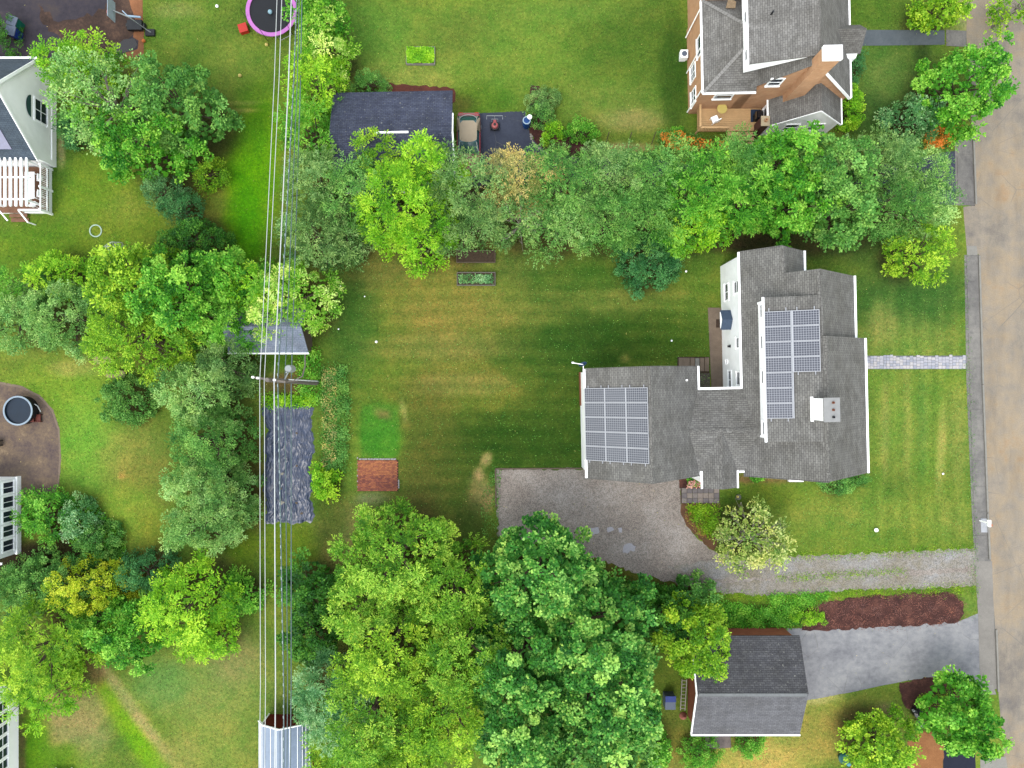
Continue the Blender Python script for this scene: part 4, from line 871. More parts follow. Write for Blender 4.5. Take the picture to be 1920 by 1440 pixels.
# garage wing
zg = lambda x: 5.05 + .842 * (x - 5.1)
part('garage_wall', MB().gable(5.2, 12.8, -6.1, 1.1, 0, 4.98, 9.0, 8.15), SIDE, house)
part('brick_base', MB().box(5.14, 5.24, -1.4, 1.14, 0, .9), BRICKR, house)
for pts in ([(5.1, -6.3, 5.05), (9.01, -6.3, zg(9.01)), (9.01, 1.28, zg(9.01)), (5.1, 1.28, 5.05)], [(9.01, -6.3, zg(9.01)), (12.93, -6.3, 5.05), (12.93, 1.28, 5.05), (9.01, 1.28, zg(9.01))]):
    part('garage_roof', MB().slab(pts, .14), SH_MAIN, house)
cap = MB()
for i in range(38):
    y = -6.2 + i * .2
    for s in (-1, 1): cap.obox((9.01 + s * .075, y, zg(9.01) - .035), .19, .19, .018, 0, R.uniform(-.04, .04), s * .6)
part('ridge_caps', cap, SH_MAIN, house, kind='stuff')
part('gutter', MB().beam((5.04, 1.28, 5.0), (5.04, -.05, 5.0), .16, .13), WHITE, house)
part('gutter', MB().beam((5.04, -5.02, 5.0), (5.04, -6.3, 5.0), .16, .13), WHITE, house)
part('gutter', MB().beam((12.99, 1.32, 5.0), (12.99, -.62, 5.0), .13, .13), WHITE, house)
part('gutter', MB().beam((12.99, -5.75, 5.0), (12.99, -6.3, 5.0), .12, .13), WHITE, house)
part('roof_vent', MB().lathe(11.9, .35, [(.06, 5.8), (.06, 6.2), (.03, 6.2)], 12), WHITE, house)
for yv in (1.31, -6.33):
    part('verge_board', MB().beam((5.1, yv, 4.93), (9.01, yv, zg(9.01) - .12), .04, .16).beam((9.01, yv, zg(9.01) - .12), (12.93, yv, 4.93), .04, .16), SH_MAIN, house)
dish = part('satellite_dish', MB().lathe(0, 0, [(.02, 0), (.18, .03), (.3, .1), (.29, .11), (.17, .045), (.01, .02)], 20), BLUEB if False else plain('dish_blue_grey', A(54, 84, 128), .4), house, loc=(5.0, 1.55, 4.95)); dish.rotation_euler = (-1.1, .4, .6)
part('dish_arm', MB().beam((5.0, 1.3, 4.9), (5.0, 1.55, 4.95), .05, .05).beam((5.0, 1.6, 4.95), (4.3, 1.72, 5.15), .05, .05).obox((4.25, 1.74, 5.17), .14, .1, .14), WHITE, house)
# link with low ridge and its porch gable
zn = lambda y: 5.06 + .24 * (-.32 - y)
yr, zr = -3.18, 5.75
part('wall', MB().box(12.7, 16.3, -5.85, -.5, 0, 5.0), SIDE, house)
part('link_roof', MB().slab([(12.86, -.32, 5.06), (12.0, yr, zr), (17.0, yr, zr), (16.1, -.32, 5.06)][::-1] if False else [(12.0, yr, zr), (17.0, yr, zr), (16.1, -.32, 5.06), (12.86, -.32, 5.06)], .12), SH_MAIN, house)
part('link_roof', MB().slab([(12.86, -6.05, 5.06), (16.1, -6.05, 5.06), (17.0, yr, zr), (12.0, yr, zr)], .12), SH_MAIN, house)
cap = MB()
for i in range(24):
    for s in (-1, 1): cap.obox((12.25 + i * .19, yr + s * .085, zr - .005), .2, .18, .018, 0, s * -.24, R.uniform(-.04, .04))
part('ridge_caps', cap, SH_MAIN, house, kind='stuff')
part('gutter', MB().beam((13.06, -.26, 5.0), (15.89, -.26, 5.0), .15, .13), WHITE, house)
part('porch_wall', MB().gable(13.3, 15.3, -6.95, -5.8, 0, 4.95, 14.3, 5.5), SIDE, house)
part('porch_roof', MB().slab([(13.11, -7.2, 5.1), (14.3, -7.2, 5.76), (14.3, -3.0, 5.80), (13.11, -3.0, 5.14)], .1), SH_MAIN, house)
part('porch_roof', MB().slab([(14.3, -7.2, 5.76), (15.49, -7.2, 5.1), (15.49, -3.0, 5.14), (14.3, -3.0, 5.80)], .1), SH_MAIN, house)
cap = MB()
for i in range(19):
    for s in (-1, 1): cap.obox((14.3 + s * .075, -7.1 + i * .2, 5.745), .17, .19, .016, 0, R.uniform(-.04, .04), s * .5)
part('ridge_caps', cap, SH_MAIN, house, kind='stuff')
for x in (13.05, 15.55): part('gutter', MB().beam((x, -6.0, 5.04), (x, -7.22, 5.04), .12, .13), WHITE, house)
part('gutter', MB().beam((12.99, -6.1, 5.0), (13.5, -6.1, 5.0), .13, .13), WHITE, house)
part('gutter', MB().beam((15.3, -6.1, 5.0), (16.1, -6.1, 5.0), .13, .13), WHITE, house)
# solar panels: frame + cells, sharing meshes
def panel_meshes():
    W_, L_ = .985, 1.64      # along eave, up slope
    fr = MB(); b = .035; t = .04
    fr.box(0, L_, 0, b, 0, t).box(0, L_, W_ - b, W_, 0, t).box(0, b, b, W_ - b, 0, t).box(L_ - b, L_, b, W_ - b, 0, t)
    ce = MB(); x0, x1, y0, y1 = b, L_ - b, b, W_ - b
    ce.poly([(x0, y0, .034), (x1, y0, .034), (x1, y1, .034), (x0, y1, .034)], [(0, 0), (10, 0), (10, 6), (0, 6)])
    ce.poly([(x0, y1, .004), (x1, y1, .004), (x1, y0, .004), (x0, y0, .004)], [(0, 0)] * 4)
    return fr.mesh('panel_frame'), ce.mesh('panel_cells')
PF, PC = panel_meshes()
def panel(x, y, z, slope):
    o = part('solar_panel', PF, ALU, house, loc=(x, y, z)); o.rotation_euler = (0, -math.atan(slope), 0)
    part('solar_cells', PC, CELL, o)
k = math.cos(math.atan(.842))
for c in range(3):
    for r in range(5):
        x = 5.04 + c * 1.655 * k; panel(x, -.04 - (r + 1) * 1.002, zg(x) + .10, .842)
k2 = math.cos(math.atan(.28))
for c, n in ((0, 7), (1, 4)):
    for r in range(n):
        x = 16.66 + c * 1.72 * k2; panel(x, 4.74 - (r + 1) * 1.003, dz(x) + .10, .28)
rl = MB()
for c in range(3):
    for f in (.18, .82):
        x = 5.04 + (c + f) * 1.655 * k; rl.beam((x, .12, zg(x) + .07), (x, -5.22, zg(x) + .07), .05, .06)
    if c: x = 5.04 + c * 1.655 * k - .01; rl.beam((x, -.04, zg(x) + .12), (x, -5.05, zg(x) + .12), .05, .03)
part('mounting_rails', rl, ALU, house)
rl = MB()
for c, n in ((0, 7), (1, 4)):
    for f in (.18, .82):
        x = 16.66 + c * 1.72 * k2 + f * 1.64 * k2; rl.beam((x, 4.95, dz(x) + .07), (x, 4.74 - n * 1.003 - .2, dz(x) + .07), .05, .06)
x = 16.66 + 1.68 * k2; rl.beam((x, 4.74, dz(x) + .13), (x, -2.28, dz(x) + .13), .07, .03)
part('mounting_rails', rl, ALU, house)
for y0 in (-.04,):
    pass

# cellar hatch on the south side
h0 = G(1490, 897)
cb = MB().slab([(h0[0] - .55, h0[1] - .22, .3), (h0[0] + .55, h0[1] - .22, .3), (h0[0] + .55, h0[1] + .9, .75), (h0[0] - .55, h0[1] + .9, .75)], .3)
single('cellar_hatch', cb, WHITE, 'white sloping cellar hatch against the south wall of the grey house', 'hatch')
# pale stone sill beside it

# ================================================================ brick and white house, north-east
nb = root('brick_house', 'orange brick house with white dormer, chimney, white wing and grey brown roofs', 'house', (19, 21, 0), .02)
part('wall', MB().box(13.5, 17.2, 20.8, 27.2, 0, 4.62), BRICK, nb)
part('wall', MB().gable(16.4, 24.35, 20.8, 33, 0, 2.9, 19.8, 8.5), BRICK, nb)
part('roof', MB().slab([(13.42, 20.55, 4.7), (15.8, 22.9, 6.06), (15.8, 24.65, 6.06), (13.42, 27.0, 4.7)], .12), SH_NE, nb)
part('roof', MB().slab([(13.42, 20.55, 4.7), (17.1, 20.55, 4.7), (17.1, 22.9, 6.06), (15.8, 22.9, 6.06)], .12), SH_NE, nb)
part('roof', MB().slab([(13.42, 27.0, 4.7), (15.8, 24.65, 6.06), (17.1, 24.65, 6.06), (17.1, 27.0, 4.7)], .12), SH_NE, nb)
part('roof', MB().slab([(15.7, 22.9, 6.05), (17.2, 22.9, 6.05), (17.2, 24.65, 6.05), (15.7, 24.65, 6.05)], .1), SH_NE, nb)
part('roof', MB().slab([(13.5, 27.0, 5.2), (17, 27.0, 5.2), (17, 34, 5.2), (13.5, 34, 5.2)], .12), SH_NE, nb)
part('wall', MB().box(13.6, 16.9, 27.1, 33.9, 0, 5.06), BRICK, nb)
part('roof', MB().slab([(16.5, 20.7, 4.7), (19.8, 20.7, 8.7), (19.8, 33, 8.7), (16.5, 33, 4.7)][0:4], .12), SH_NE, nb)
part('roof', MB().slab([(19.8, 20.7, 8.7), (24.6, 20.7, 2.8), (24.6, 33, 2.8), (19.8, 33, 8.7)], .12), SH_NE, nb)
cap = MB()
for i in range(40):
    for s in (-1, 1): cap.obox((19.8 + s * .06, 20.9 + i * .2, 8.83 if i > 2 else 8.7), .17, .19, .016, 0, R.uniform(-.04, .04), s * .6)
part('ridge_caps', cap, SH_NE, nb, kind='stuff')
hc = MB()
for i in range(16):
    t = (i + .5) / 16
    for p, q in (((13.42, 20.55, 4.72), (15.8, 22.9, 6.08)), ((13.42, 27.0, 4.72), (15.8, 24.65, 6.08))):
        hc.obox(tuple(p[j] + (q[j] - p[j]) * t for j in range(3)), .2, .22, .02, math.atan2(q[1] - p[1], q[0] - p[0]), 0, -.38)
part('hip_caps', hc, plain('light_hip_shingle', A(172, 169, 166), .9, .8, 1.1, 6), nb, kind='stuff')
dd = MB(); pr = [(15.82, 5.9), (19.7, 8.3), (19.7, 8.68), (15.82, 7.62)]
a = [(x, 21.35, z) for x, z in pr]; b = [(x, 33, z) for x, z in pr]; dd.poly(a); dd.poly(b[::-1])
for i in range(4): j = (i + 1) % 4; dd.poly([a[j], a[i], b[i], b[j]])
part('dormer', dd, SIDE, nb)
part('dormer_roof', MB().slab([(15.62, 21.15, 7.72), (19.82, 21.15, 8.86), (19.82, 33, 8.86), (15.62, 33, 7.72)], .12), SH_NE, nb)
part('gutter', MB().beam((15.58, 21.15, 7.66), (15.58, 33, 7.66), .09, .1), WHITE, nb)
for y in (22.2, 24.75): window(nb, (15.82, y, 6.85), 'W', .7, .8, 1, 2)
part('roof_vent', MB().lathe(17.0, 24.2, [(.06, 8), (.06, 8.5), (.04, 8.5)], 10), BLACK, nb)
part('leaf_litter', MB().slab([(14.9, 26.1, 5.35), (15.5, 26.0, 5.5), (15.6, 26.5, 5.4), (15.1, 26.8, 5.3)], .05), plain('fallen_leaves', A(176, 150, 120), .95, .7, 1.2, 10), nb)
part('gutter', MB().beam((13.36, 20.5, 4.62), (13.36, 27.0, 4.62), .13, .12), WHITE, nb)
part('gutter', MB().beam((13.36, 20.48, 4.62), (17.1, 20.48, 4.62), .12, .12), WHITE, nb)
part('gutter', MB().beam((24.65, 20.7, 2.78), (24.65, 33, 2.78), .12, .12), WHITE, nb)
part('verge_board', MB().beam((19.8, 20.66, 8.56), (24.6, 20.66, 2.68), .05, .2), WHITE, nb)
for y in (20.9, 26.6): part('downspout', MB().tube([(13.4, y, 4.6), (13.4, y, .1)], .05, 8), WHITE, nb)
part('downspout', MB().tube([(13.38, 23.9, 4.6), (13.42, 23.9, 2.0), (13.42, 23.9, .1)], .045, 8), WHITE, nb)
window(nb, (13.5, 23.2, 1.7), 'W', 1.0, 1.25, 2, 2); window(nb, (13.5, 21.4, 1.7), 'W', 1.0, 1.25, 2, 2); window(nb, (13.5, 24.3, 3.6), 'W', 1.3, 1.1, 1, 1)
window(nb, (15.2, 20.8, 3.5), 'S', 1.2, 1.2, 1, 2); window(nb, (18.1, 20.8, 5.6), 'S', .8, 1.1, 1, 2)
nc = part('chimney', MB().box(19.5, 20.6, 20.3, 21.1, 0, 9.9), BRICK, nb)
part('chimney_cap', MB().box(19.46, 20.64, 20.26, 21.14, 9.9, 10.2), WHITE, nc)
part('porch_roof', MB().slab([(21.9, 23.6, 3.5), (25.05, 23.6, 3.5), (24.75, 24.6, 5.1), (21.9, 24.6, 5.1)], .1), SH_NE, nb)
part('porch_roof', MB().slab([(21.9, 24.6, 5.1), (24.75, 24.6, 5.1), (25.05, 25.65, 3.5), (21.9, 25.65, 3.5)], .1), SH_NE, nb)
part('porch_wall', MB().gable(22, 24.85, 23.4, 25.5, 0, 3.2, 24.6, 4.8, 'x'), WHITE2, nb)
# white wing
part('wing_wall', MB().gable(18.9, 23.9, 19.02, 21.0, 0, 2.5, 21.4, 5.15), SIDE, nb)
part('wing_roof', MB().slab([(18.75, 18.9, 2.48), (21.4, 18.9, 5.3), (21.4, 21.0, 5.3), (18.75, 21.0, 2.48)], .1), SH_NE, nb)
part('wing_roof', MB().slab([(21.4, 18.9, 5.3), (24.05, 18.9, 2.48), (24.05, 21.0, 2.48), (21.4, 21.0, 5.3)], .1), SH_NE, nb)
part('gutter', MB().beam((18.7, 18.9, 2.42), (18.7, 21, 2.42), .1, .1).beam((24.1, 18.9, 2.42), (24.1, 21, 2.42), .1, .1), WHITE, nb)
part('verge_board', MB().beam((18.75, 18.87, 2.4), (21.4, 18.87, 5.2), .04, .12).beam((21.4, 18.87, 5.2), (24.05, 18.87, 2.4), .04, .12), WHITE, nb)
for x in (20.6, 22.4): window(nb, (x, 19.02, 1.75), 'S', .9, 1.2, 1, 2)
window(nb, (18.9, 20.1, 1.7), 'W', .9, 1.1, 1, 2)
for x in (19.3, 20.6, 22.6): part('foundation_pier', MB().box(x, x + .2, 18.75, 19.0, 0, .3), WHITE2, nb)
# deck
dk = root('deck', 'cedar deck with orange boards and railing against the brick house', 'deck', (16, 20, 0))
bd = MB(); y = 19.05
while y < 20.7: bd.box(13.95, 18.75, y, y + .13, .96, 1.0); y += .14
part('deck_boards', bd, DECK, dk, kind='stuff')
part('deck_frame', MB().box(14.0, 18.7, 19.07, 20.7, .7, .95).box(14.0, 14.1, 19.1, 19.2, 0, .7).box(18.5, 18.6, 19.1, 19.2, 0, .7), DECK, dk)
part('railing', MB().beam((13.95, 20.7, 1.85), (13.95, 19.0, 1.85), .14, .05).beam((13.95, 19.0, 1.85), (16.1, 19.0, 1.85), .14, .05), DECK, dk)
bal = MB()
for i in range(12): bal.box(13.93, 13.97, 19.1 + i * .135, 19.14 + i * .135, 1.0, 1.82)
for i in range(15): bal.box(14.05 + i * .14, 14.09 + i * .14, 18.98, 19.02, 1.0, 1.82)
part('balusters', bal, DECK, dk, kind='stuff')
for i in range(3): part('step', MB().box(16.3, 18.35, 18.75 - i * .28, 19.04 - i * .28, .72 - i * .25, .77 - i * .25), DECK, dk)
sheet('stone_landing', [(1372, 267), (1406, 267), (1404, 280), (1374, 280)], .03, STONE, .02, thick=.026)
t = root('patio_table', 'round pale yellow table on the cedar deck', 'table', (15.6, 20.45, 1.0))
part('tabletop', MB().lathe(15.6, 20.45, [(.36, 1.7), (.38, 1.72), (.36, 1.74)], 20), YEL, t); part('leg', MB().tube([(15.6, 20.45, 1.0), (15.6, 20.45, 1.7)], .04), WHITE, t)
t = root('deck_chair', 'white square chair on the cedar deck beside the round table', 'chair', (15.15, 19.75, 1.0), .4)
part('seat', MB().obox((15.15, 19.75, 1.42), .5, .5, .06), WHITE, t); part('backrest', MB().obox((15.15, 19.5, 1.7), .5, .06, .55), WHITE, t)
for a, b in ((-.2, -.2), (.2, -.2), (.2, .2), (-.2, .2)): part('leg', MB().obox((15.15 + a, 19.75 + b, 1.2), .05, .05, .4), WHITE, t)
g = root('grill', 'dark covered grill on a navy mat at the deck corner', 'grill', (18.35, 20.1, 1.0))
part('grill_lid', MB().obox((18.35, 19.95, 1.75), .5, .55, .28).obox((18.35, 19.95, 1.92), .36, .5, .1), BLACKG, g)
part('grill_cart', MB().obox((18.35, 19.95, 1.3), .46, .5, .58), BLACK, g)
single('mat', MB().box(17.95, 18.7, 19.7, 20.65, 1.004, 1.02), plain('navy_mat', A(46, 66, 96), .9), 'navy blue mat lying under the grill', 'mat')
g = root('brick_stack', 'short brown brick chimney stack with cream cap beside the white wing', 'chimney', (18.5, 19.3, 0))
part('stack', MB().box(18.2, 18.75, 18.85, 19.5, 0, 2.6), plain('brown_brick', A(118, 78, 66), .9, .8, 1.15, 8), g)
part('cap', MB().box(18.16, 18.79, 18.81, 19.54, 2.6, 2.7), plain('cream_cap', A(232, 212, 176), .8), g); part('flue', MB().lathe(18.48, 19.18, [(.12, 2.7), (.12, 2.95), (.07, 2.95), (.07, 2.75)], 12), BRICK, g)
g = root('air_conditioner', 'white boxed air conditioner beside the brick wall', 'air conditioner', (13.0, 24.9, 0))
part('casing', MB().obox((13.02, 24.95, .55), .55, .6, .5).obox((13.02, 24.95, .15), .45, .5, .3), WHITE2, g); part('fan_grille', MB().lathe(13.02, 24.95, [(.2, .8), (.2, .83), (.02, .83)], 16), GREYP, g)

# ================================================================ slate blue garage, north
ga = root('slate_garage', 'detached garage with slate blue roof and white east fascia beside the parked car', 'garage', G(740, 250)[:2] + (0,), .02)
part('wall', MB().gable(-12.8, -4.55, 14.6, 21.2, 0, 2.35, 17.9, 3.75, 'x'), SIDE, ga)
part('roof', MB().slab([(-13.05, 17.9, 3.9), (-4.3, 17.9, 3.9), (-4.3, 21.4, 2.45), (-13.05, 21.4, 2.45)], .1), SH_BLUE, ga)
part('roof', MB().slab([(-13.05, 14.4, 2.45), (-4.3, 14.4, 2.45), (-4.3, 17.9, 3.9), (-13.05, 17.9, 3.9)], .1), SH_BLUE, ga)
part('verge_board', MB().beam((-4.26, 14.4, 2.4), (-4.26, 17.9, 3.86), .1, .16).beam((-4.26, 17.9, 3.86), (-4.26, 19.4, 3.24), .08, .14), WHITE, ga)
part('ridge_vent', MB().obox((-8.6, 17.9, 3.93), 2.4, .14, .04), WHITE, ga)
part('garage_door', MB().box(-4.55, -4.5, 15.2, 17.6, 0, 2.1), WHITE2, ga)

# ================================================================ south-east brick garage
gb_ = root('brick_garage', 'orange brick garage with grey roof, shade coloured into its north slope, and white gable', 'garage', (17, -22, 0))
part('wall', MB().box(13.45, 20.8, -25.4, -18.65, 0, 2.3), BRICKR, gb_)
part('gable_siding', MB().gable(13.5, 20.75, -25.35, -18.7, 2.3, 2.45, -22.0, 3.85, 'x'), SIDE, gb_)
part('roof', MB().slab([(13.15, -22.0, 4.05), (21.05, -22.0, 4.05), (21.05, -18.42, 2.5), (13.15, -18.42, 2.5)], .12), SH_SHADED, gb_)  # slope away from the sun, its shade painted as a darker tone
part('roof', MB().slab([(13.15, -25.62, 2.5), (21.05, -25.62, 2.5), (21.05, -22.0, 4.05), (13.15, -22.0, 4.05)], .12), shingle('garage_shingles_lit', A(124, 124, 130), A(138, 138, 144), A(96, 96, 102), .2, .1), gb_)  # same roofing on the sunny slope, coloured lighter for the light it gets
part('ridge_vent', MB().obox((17.1, -22.06, 4.07), 7.7, .22, .05), plain('grey_ridge', A(142, 145, 147), .8, .8, 1.15, 5), gb_)
part('gutter', MB().beam((13.1, -25.68, 2.45), (21.08, -25.68, 2.45), .12, .12), WHITE2, gb_)
part('verge_board', MB().beam((13.11, -25.62, 2.44), (13.11, -22.0, 4.0), .08, .16).beam((13.11, -22.0, 4.0), (13.11, -18.42, 2.44), .08, .16), WHITE, gb_)
ld = root('ladder', 'white ladder lying along the west brick wall of the garage', 'ladder', (13.1, -23.8, 0))
for x in (12.85, 13.2): part('rail', MB().beam((x, -24.9, .2), (x, -22.3, .75), .06, .08), STONE, ld)
for i in range(9): part('rung', MB().beam((12.85, -24.75 + i * .29, .24 + i * .06), (13.2, -24.75 + i * .29, .24 + i * .06), .05, .05), STONE, ld)
sheet('concrete_stoop', [(1322, 1374), (1368, 1374), (1370, 1400), (1336, 1402), (1322, 1396)], .16, plain('stoop', A(150, 136, 132), .9, .8, 1.1, 4, fine=20), thick=.155)
single('pink_cone', MB().lathe(13.1, -25.4, [(.3, 0), (.28, .1), (.1, .45), (.02, .5)], 12), plain('salmon', A(206, 128, 112), .7), 'salmon pink cone shaped pile at the garage corner', 'cone')

# ================================================================ white houses at the left edge
wh = root('white_gabled_house', 'white gabled house with half round window, dark slate roof at the left edge', 'house', (-36, 20, 0))
part('wall', MB().gable(-50, -34.9, 16.6, 23.5, 0, 2.6, 20.05, 6.75, 'x'), SIDE, wh)
part('roof', MB().slab([(-50, 16.35, 2.62), (-34.7, 16.35, 2.62), (-34.7, 20.05, 7.0), (-50, 20.05, 7.0)], .14), SH_NW, wh)
part('roof', MB().slab([(-50, 20.05, 7.0), (-34.7, 20.05, 7.0), (-34.7, 23.75, 2.62), (-50, 23.75, 2.62)], .14), SH_NW, wh)
part('verge_board', MB().beam((-34.66, 16.35, 2.5), (-34.66, 20.05, 6.88), .05, .2).beam((-34.66, 20.05, 6.88), (-34.66, 23.75, 2.5), .05, .2), WHITE, wh)
part('gutter', MB().beam((-50, 23.82, 2.55), (-34.7, 23.82, 2.55), .14, .12), WHITE, wh)
part('trim_band', MB().box(-34.9, -34.84, 17, 23.2, .5, .62), WHITE, wh)
window(wh, (-34.9, 20.15, 1.85), 'E', 1.5, 1.3, 2, 2, fr=.13)
hw = MB(); pts = [(-34.86, 20.15 + .8 * math.cos(a), 2.95 + .55 * math.sin(a)) for a in np.linspace(0, math.pi, 14)]
hw.poly(pts); part('half_round_pane', hw, plain('dark_green_glass', A(70, 112, 112), .1, spec=.6), wh)
part('skylight', MB().slab([(-38.6, 16.9, 3.35), (-36.0, 16.9, 3.35), (-36.0, 18.9, 5.72), (-38.6, 18.9, 5.72)], .06), plain('lavender_glass', A(150, 152, 190), .15, .9, 1.1, spec=.6), wh)
dk2 = root('brown_deck', 'brown deck with white balustrade below the white gabled house', 'deck', (-37, 15, 0))
bd = MB(); y = 13.0
while y < 16.4: bd.box(-41, -35.2, y, y + .13, .44, .48); y += .14
part('deck_boards', bd, DECKD, dk2, kind='stuff')
part('deck_skirt', MB().box(-41, -35.24, 13.04, 16.5, 0, .43), WHITE2, dk2)
rb = MB()
for z in (.62, 1.38): rb.beam((-35.22, 12.98, z), (-35.22, 16.45, z), .09, .06).beam((-36.9, 13.02, z), (-35.22, 13.02, z), .09, .06)
part('railing', rb, WHITE, dk2)
rb = MB()
for i in range(24): rb.box(-35.24, -35.2, 13.1 + i * .14, 13.14 + i * .14, .48, 1.36)
for i in range(12): rb.box(-36.85 + i * .14, -36.81 + i * .14, 13.0, 13.04, .48, 1.36)
part('balusters', rb, WHITE, dk2, kind='stuff')
for y in (13.0, 14.75, 16.4): part('post', MB().box(-35.3, -35.14, y - .08, y + .08, 0, 1.5), WHITE, dk2)
for i in range(2): part('step', MB().box(-38.3, -36.95, 12.7 - i * .3, 12.99 - i * .3, .25 - i * .18, .3 - i * .18), DECKD, dk2)
part('stair_rail', MB().beam((-36.9, 13.0, 1.35), (-36.5, 12.2, .9), .08, .08).beam((-36.5, 12.2, 0), (-36.5, 12.2, .95), .08, .08).beam((-38.35, 13.0, 1.35), (-38.0, 12.3, .9), .08, .08), WHITE, dk2)
pg = root('pergola', 'white pergola with round ended rafters over the brown deck', 'pergola', (-37, 15, 0))
for i in range(7): part('rafter', MB().beam((-35.35 - i * .395, 13.0, 2.7), (-35.35 - i * .395, 17.0, 2.7), .15, .14).lathe(-35.35 - i * .395, 13.0, [(.07, 2.63), (.07, 2.77)], 10), WHITE, pg)
for y in (16.4, 15.1, 13.5): part('beam', MB().beam((-41, y, 2.55), (-35.2, y, 2.55), .1, .16), WHITE, pg)
for x, y in ((-35.6, 13.5), (-35.6, 16.4), (-38.6, 13.5)): part('post', MB().box(x - .07, x + .07, y - .07, y + .07, .48, 2.5), WHITE, pg)
tb = root('outdoor_table', 'long white table on the brown deck next to the pergola', 'table', (-36.1, 14.8, .48))
part('tabletop', MB().obox((-36.15, 14.9, 1.2), .72, 2.0, .05), WHITE, tb)
for a, b in ((-.3, -.9), (.3, -.9), (.3, .9), (-.3, .9)): part('leg', MB().obox((-36.15 + a, 14.9 + b, .84), .06, .06, .7), WHITE, tb)
def chair(x, y, rz, lab, grp=None, c=None):
    t = root('outdoor_chair', lab, 'chair', (x, y, .48), rz, 'white chairs around the long table')
    part('seat', MB().obox((x, y, .92), .42, .42, .05), c or WHITE, t); part('backrest', MB().obox((x + .2, y, 1.2), .05, .42, .5), c or WHITE, t)
    for a, b in ((-.17, -.17), (.17, -.17), (.17, .17), (-.17, .17)): part('leg', MB().obox((x + a, y + b, .7), .04, .04, .42), c or WHITE, t)
chair(-35.6, 15.5, 0, 'white chair at the wall end of the long deck table')
chair(-35.6, 14.3, 0, 'white chair on the railing side of the long deck table')
chair(-36.1, 13.55, -1.57, 'white chair at the stair end of the long deck table')

sr = root('sunroom', 'white sunroom with five stacked windows beside the mottled patio', 'sunroom', (-38, -10, 0))
part('wall', MB().box(-44, -37.75, -12.9, -7.1, 0, 2.5), WHITE2, sr)
part('roof', MB().slab([(-44, -13.1, 3.4), (-37.6, -13.1, 2.52), (-37.6, -6.9, 2.52), (-44, -6.9, 3.4)], .1), SH_NW, sr)
part('base_board', MB().box(-37.75, -37.6, -12.95, -7.05, 0, .45), WHITE, sr)
part('gutter', MB().beam((-44, -13.15, 2.5), (-37.3, -13.15, 2.5), .14, .12), WHITE, sr)
for i in range(5): window(sr, (-37.75, -7.75 - i * 1.08, 1.25), 'E', .78, 1.1, 2, 1, fr=.1)
sh_ = root('white_house_corner', 'white house corner with a row of windows at the lower left edge', 'house', (-38, -26, 0))
part('wall', MB().box(-46, -37.8, -32, -23.1, 0, 2.6), SIDE, sh_)
part('roof', MB().slab([(-46, -32, 5.4), (-37.6, -32, 2.62), (-37.6, -22.9, 2.62), (-46, -22.9, 5.4)], .1), SH_NW, sh_)
for i in range(8): window(sh_, (-37.8, -23.9 - i * .88, 1.75), 'E', .62, 1.0, 1, 2, fr=.08)
part('corner_board', MB().box(-37.82, -37.72, -23.2, -23.08, 0, 2.55), WHITE, sh_)
ws_ = root('white_bench', 'white bench end cut by the bottom edge of the lower left lawn', 'bench', (-34.2, -29.6, 0))
part('seat', MB().obox((-34.3, -29.55, .45), 1.5, .4, .06), WHITE, ws_)
for x in (-.6, .6): part('leg', MB().obox((-34.3 + x, -29.55, .22), .06, .36, .4), WHITE, ws_)

# ================================================================ grey shed and red shed under the wires
s1 = root('grey_shed', 'small shed with blue grey roof and white gutter under the wires', 'shed', (-18, 4, 0))
part('wall', MB().gable(-20.7, -15.3, 2.5, 5.8, 0, 2.0, 4.15, 3.1, 'x'), WOOD, s1)
part('roof', MB().slab([(-20.9, 2.3, 2.1), (-15.0, 2.3, 2.1), (-15.2, 4.15, 3.3), (-20.9, 4.15, 3.3)], .08), SH_PALE, s1)
part('roof', MB().slab([(-20.9, 4.15, 3.3), (-15.2, 4.15, 3.3), (-15.0, 6.0, 2.1), (-20.9, 6.0, 2.1)], .08), SH_PALE, s1)
part('gutter', MB().beam((-20.95, 2.25, 2.06), (-14.97, 2.25, 2.06), .1, .1), WHITE, s1)
s2 = root('red_shed', 'barn red shed with pale metal gambrel roof and white trim at the bottom edge', 'shed', (-17, -27, 0))
part('wall', MB().gable(-18.6, -15.2, -31, -25.3, 0, 1.75, -16.9, 2.9), REDB, s2)
MR = plain('blue_grey_metal_roof', A(160, 178, 204), .35, .88, 1.08, 3)
gam = [(-18.85, 1.6), (-18.3, 2.3), (-16.9, 3.0), (-15.5, 2.3), (-14.95, 1.6)]
for (xa, za), (xb, zb) in zip(gam, gam[1:]):
    part('roof_sheet', MB().slab([(xa, -31, za), (xb, -31, zb), (xb, -25.1, zb), (xa, -25.1, za)], .05), MR, s2)
    part('verge_board', MB().beam((xa, -25.06, za - .04), (xb, -25.06, zb - .04), .06, .13), WHITE, s2)
sm = MB()
for (xa, za), (xb, zb) in zip(gam, gam[1:]):
    for t in (.15, .5, .85): x = xa + (xb - xa) * t; z = za + (zb - za) * t; sm.beam((x, -31, z + .02), (x, -25.1, z + .02), .03, .03)
part('seams', sm, WHITE2, s2, kind='stuff')
part('corner_board', MB().box(-18.64, -18.54, -25.34, -25.24, 0, 1.7), WHITE, s2)
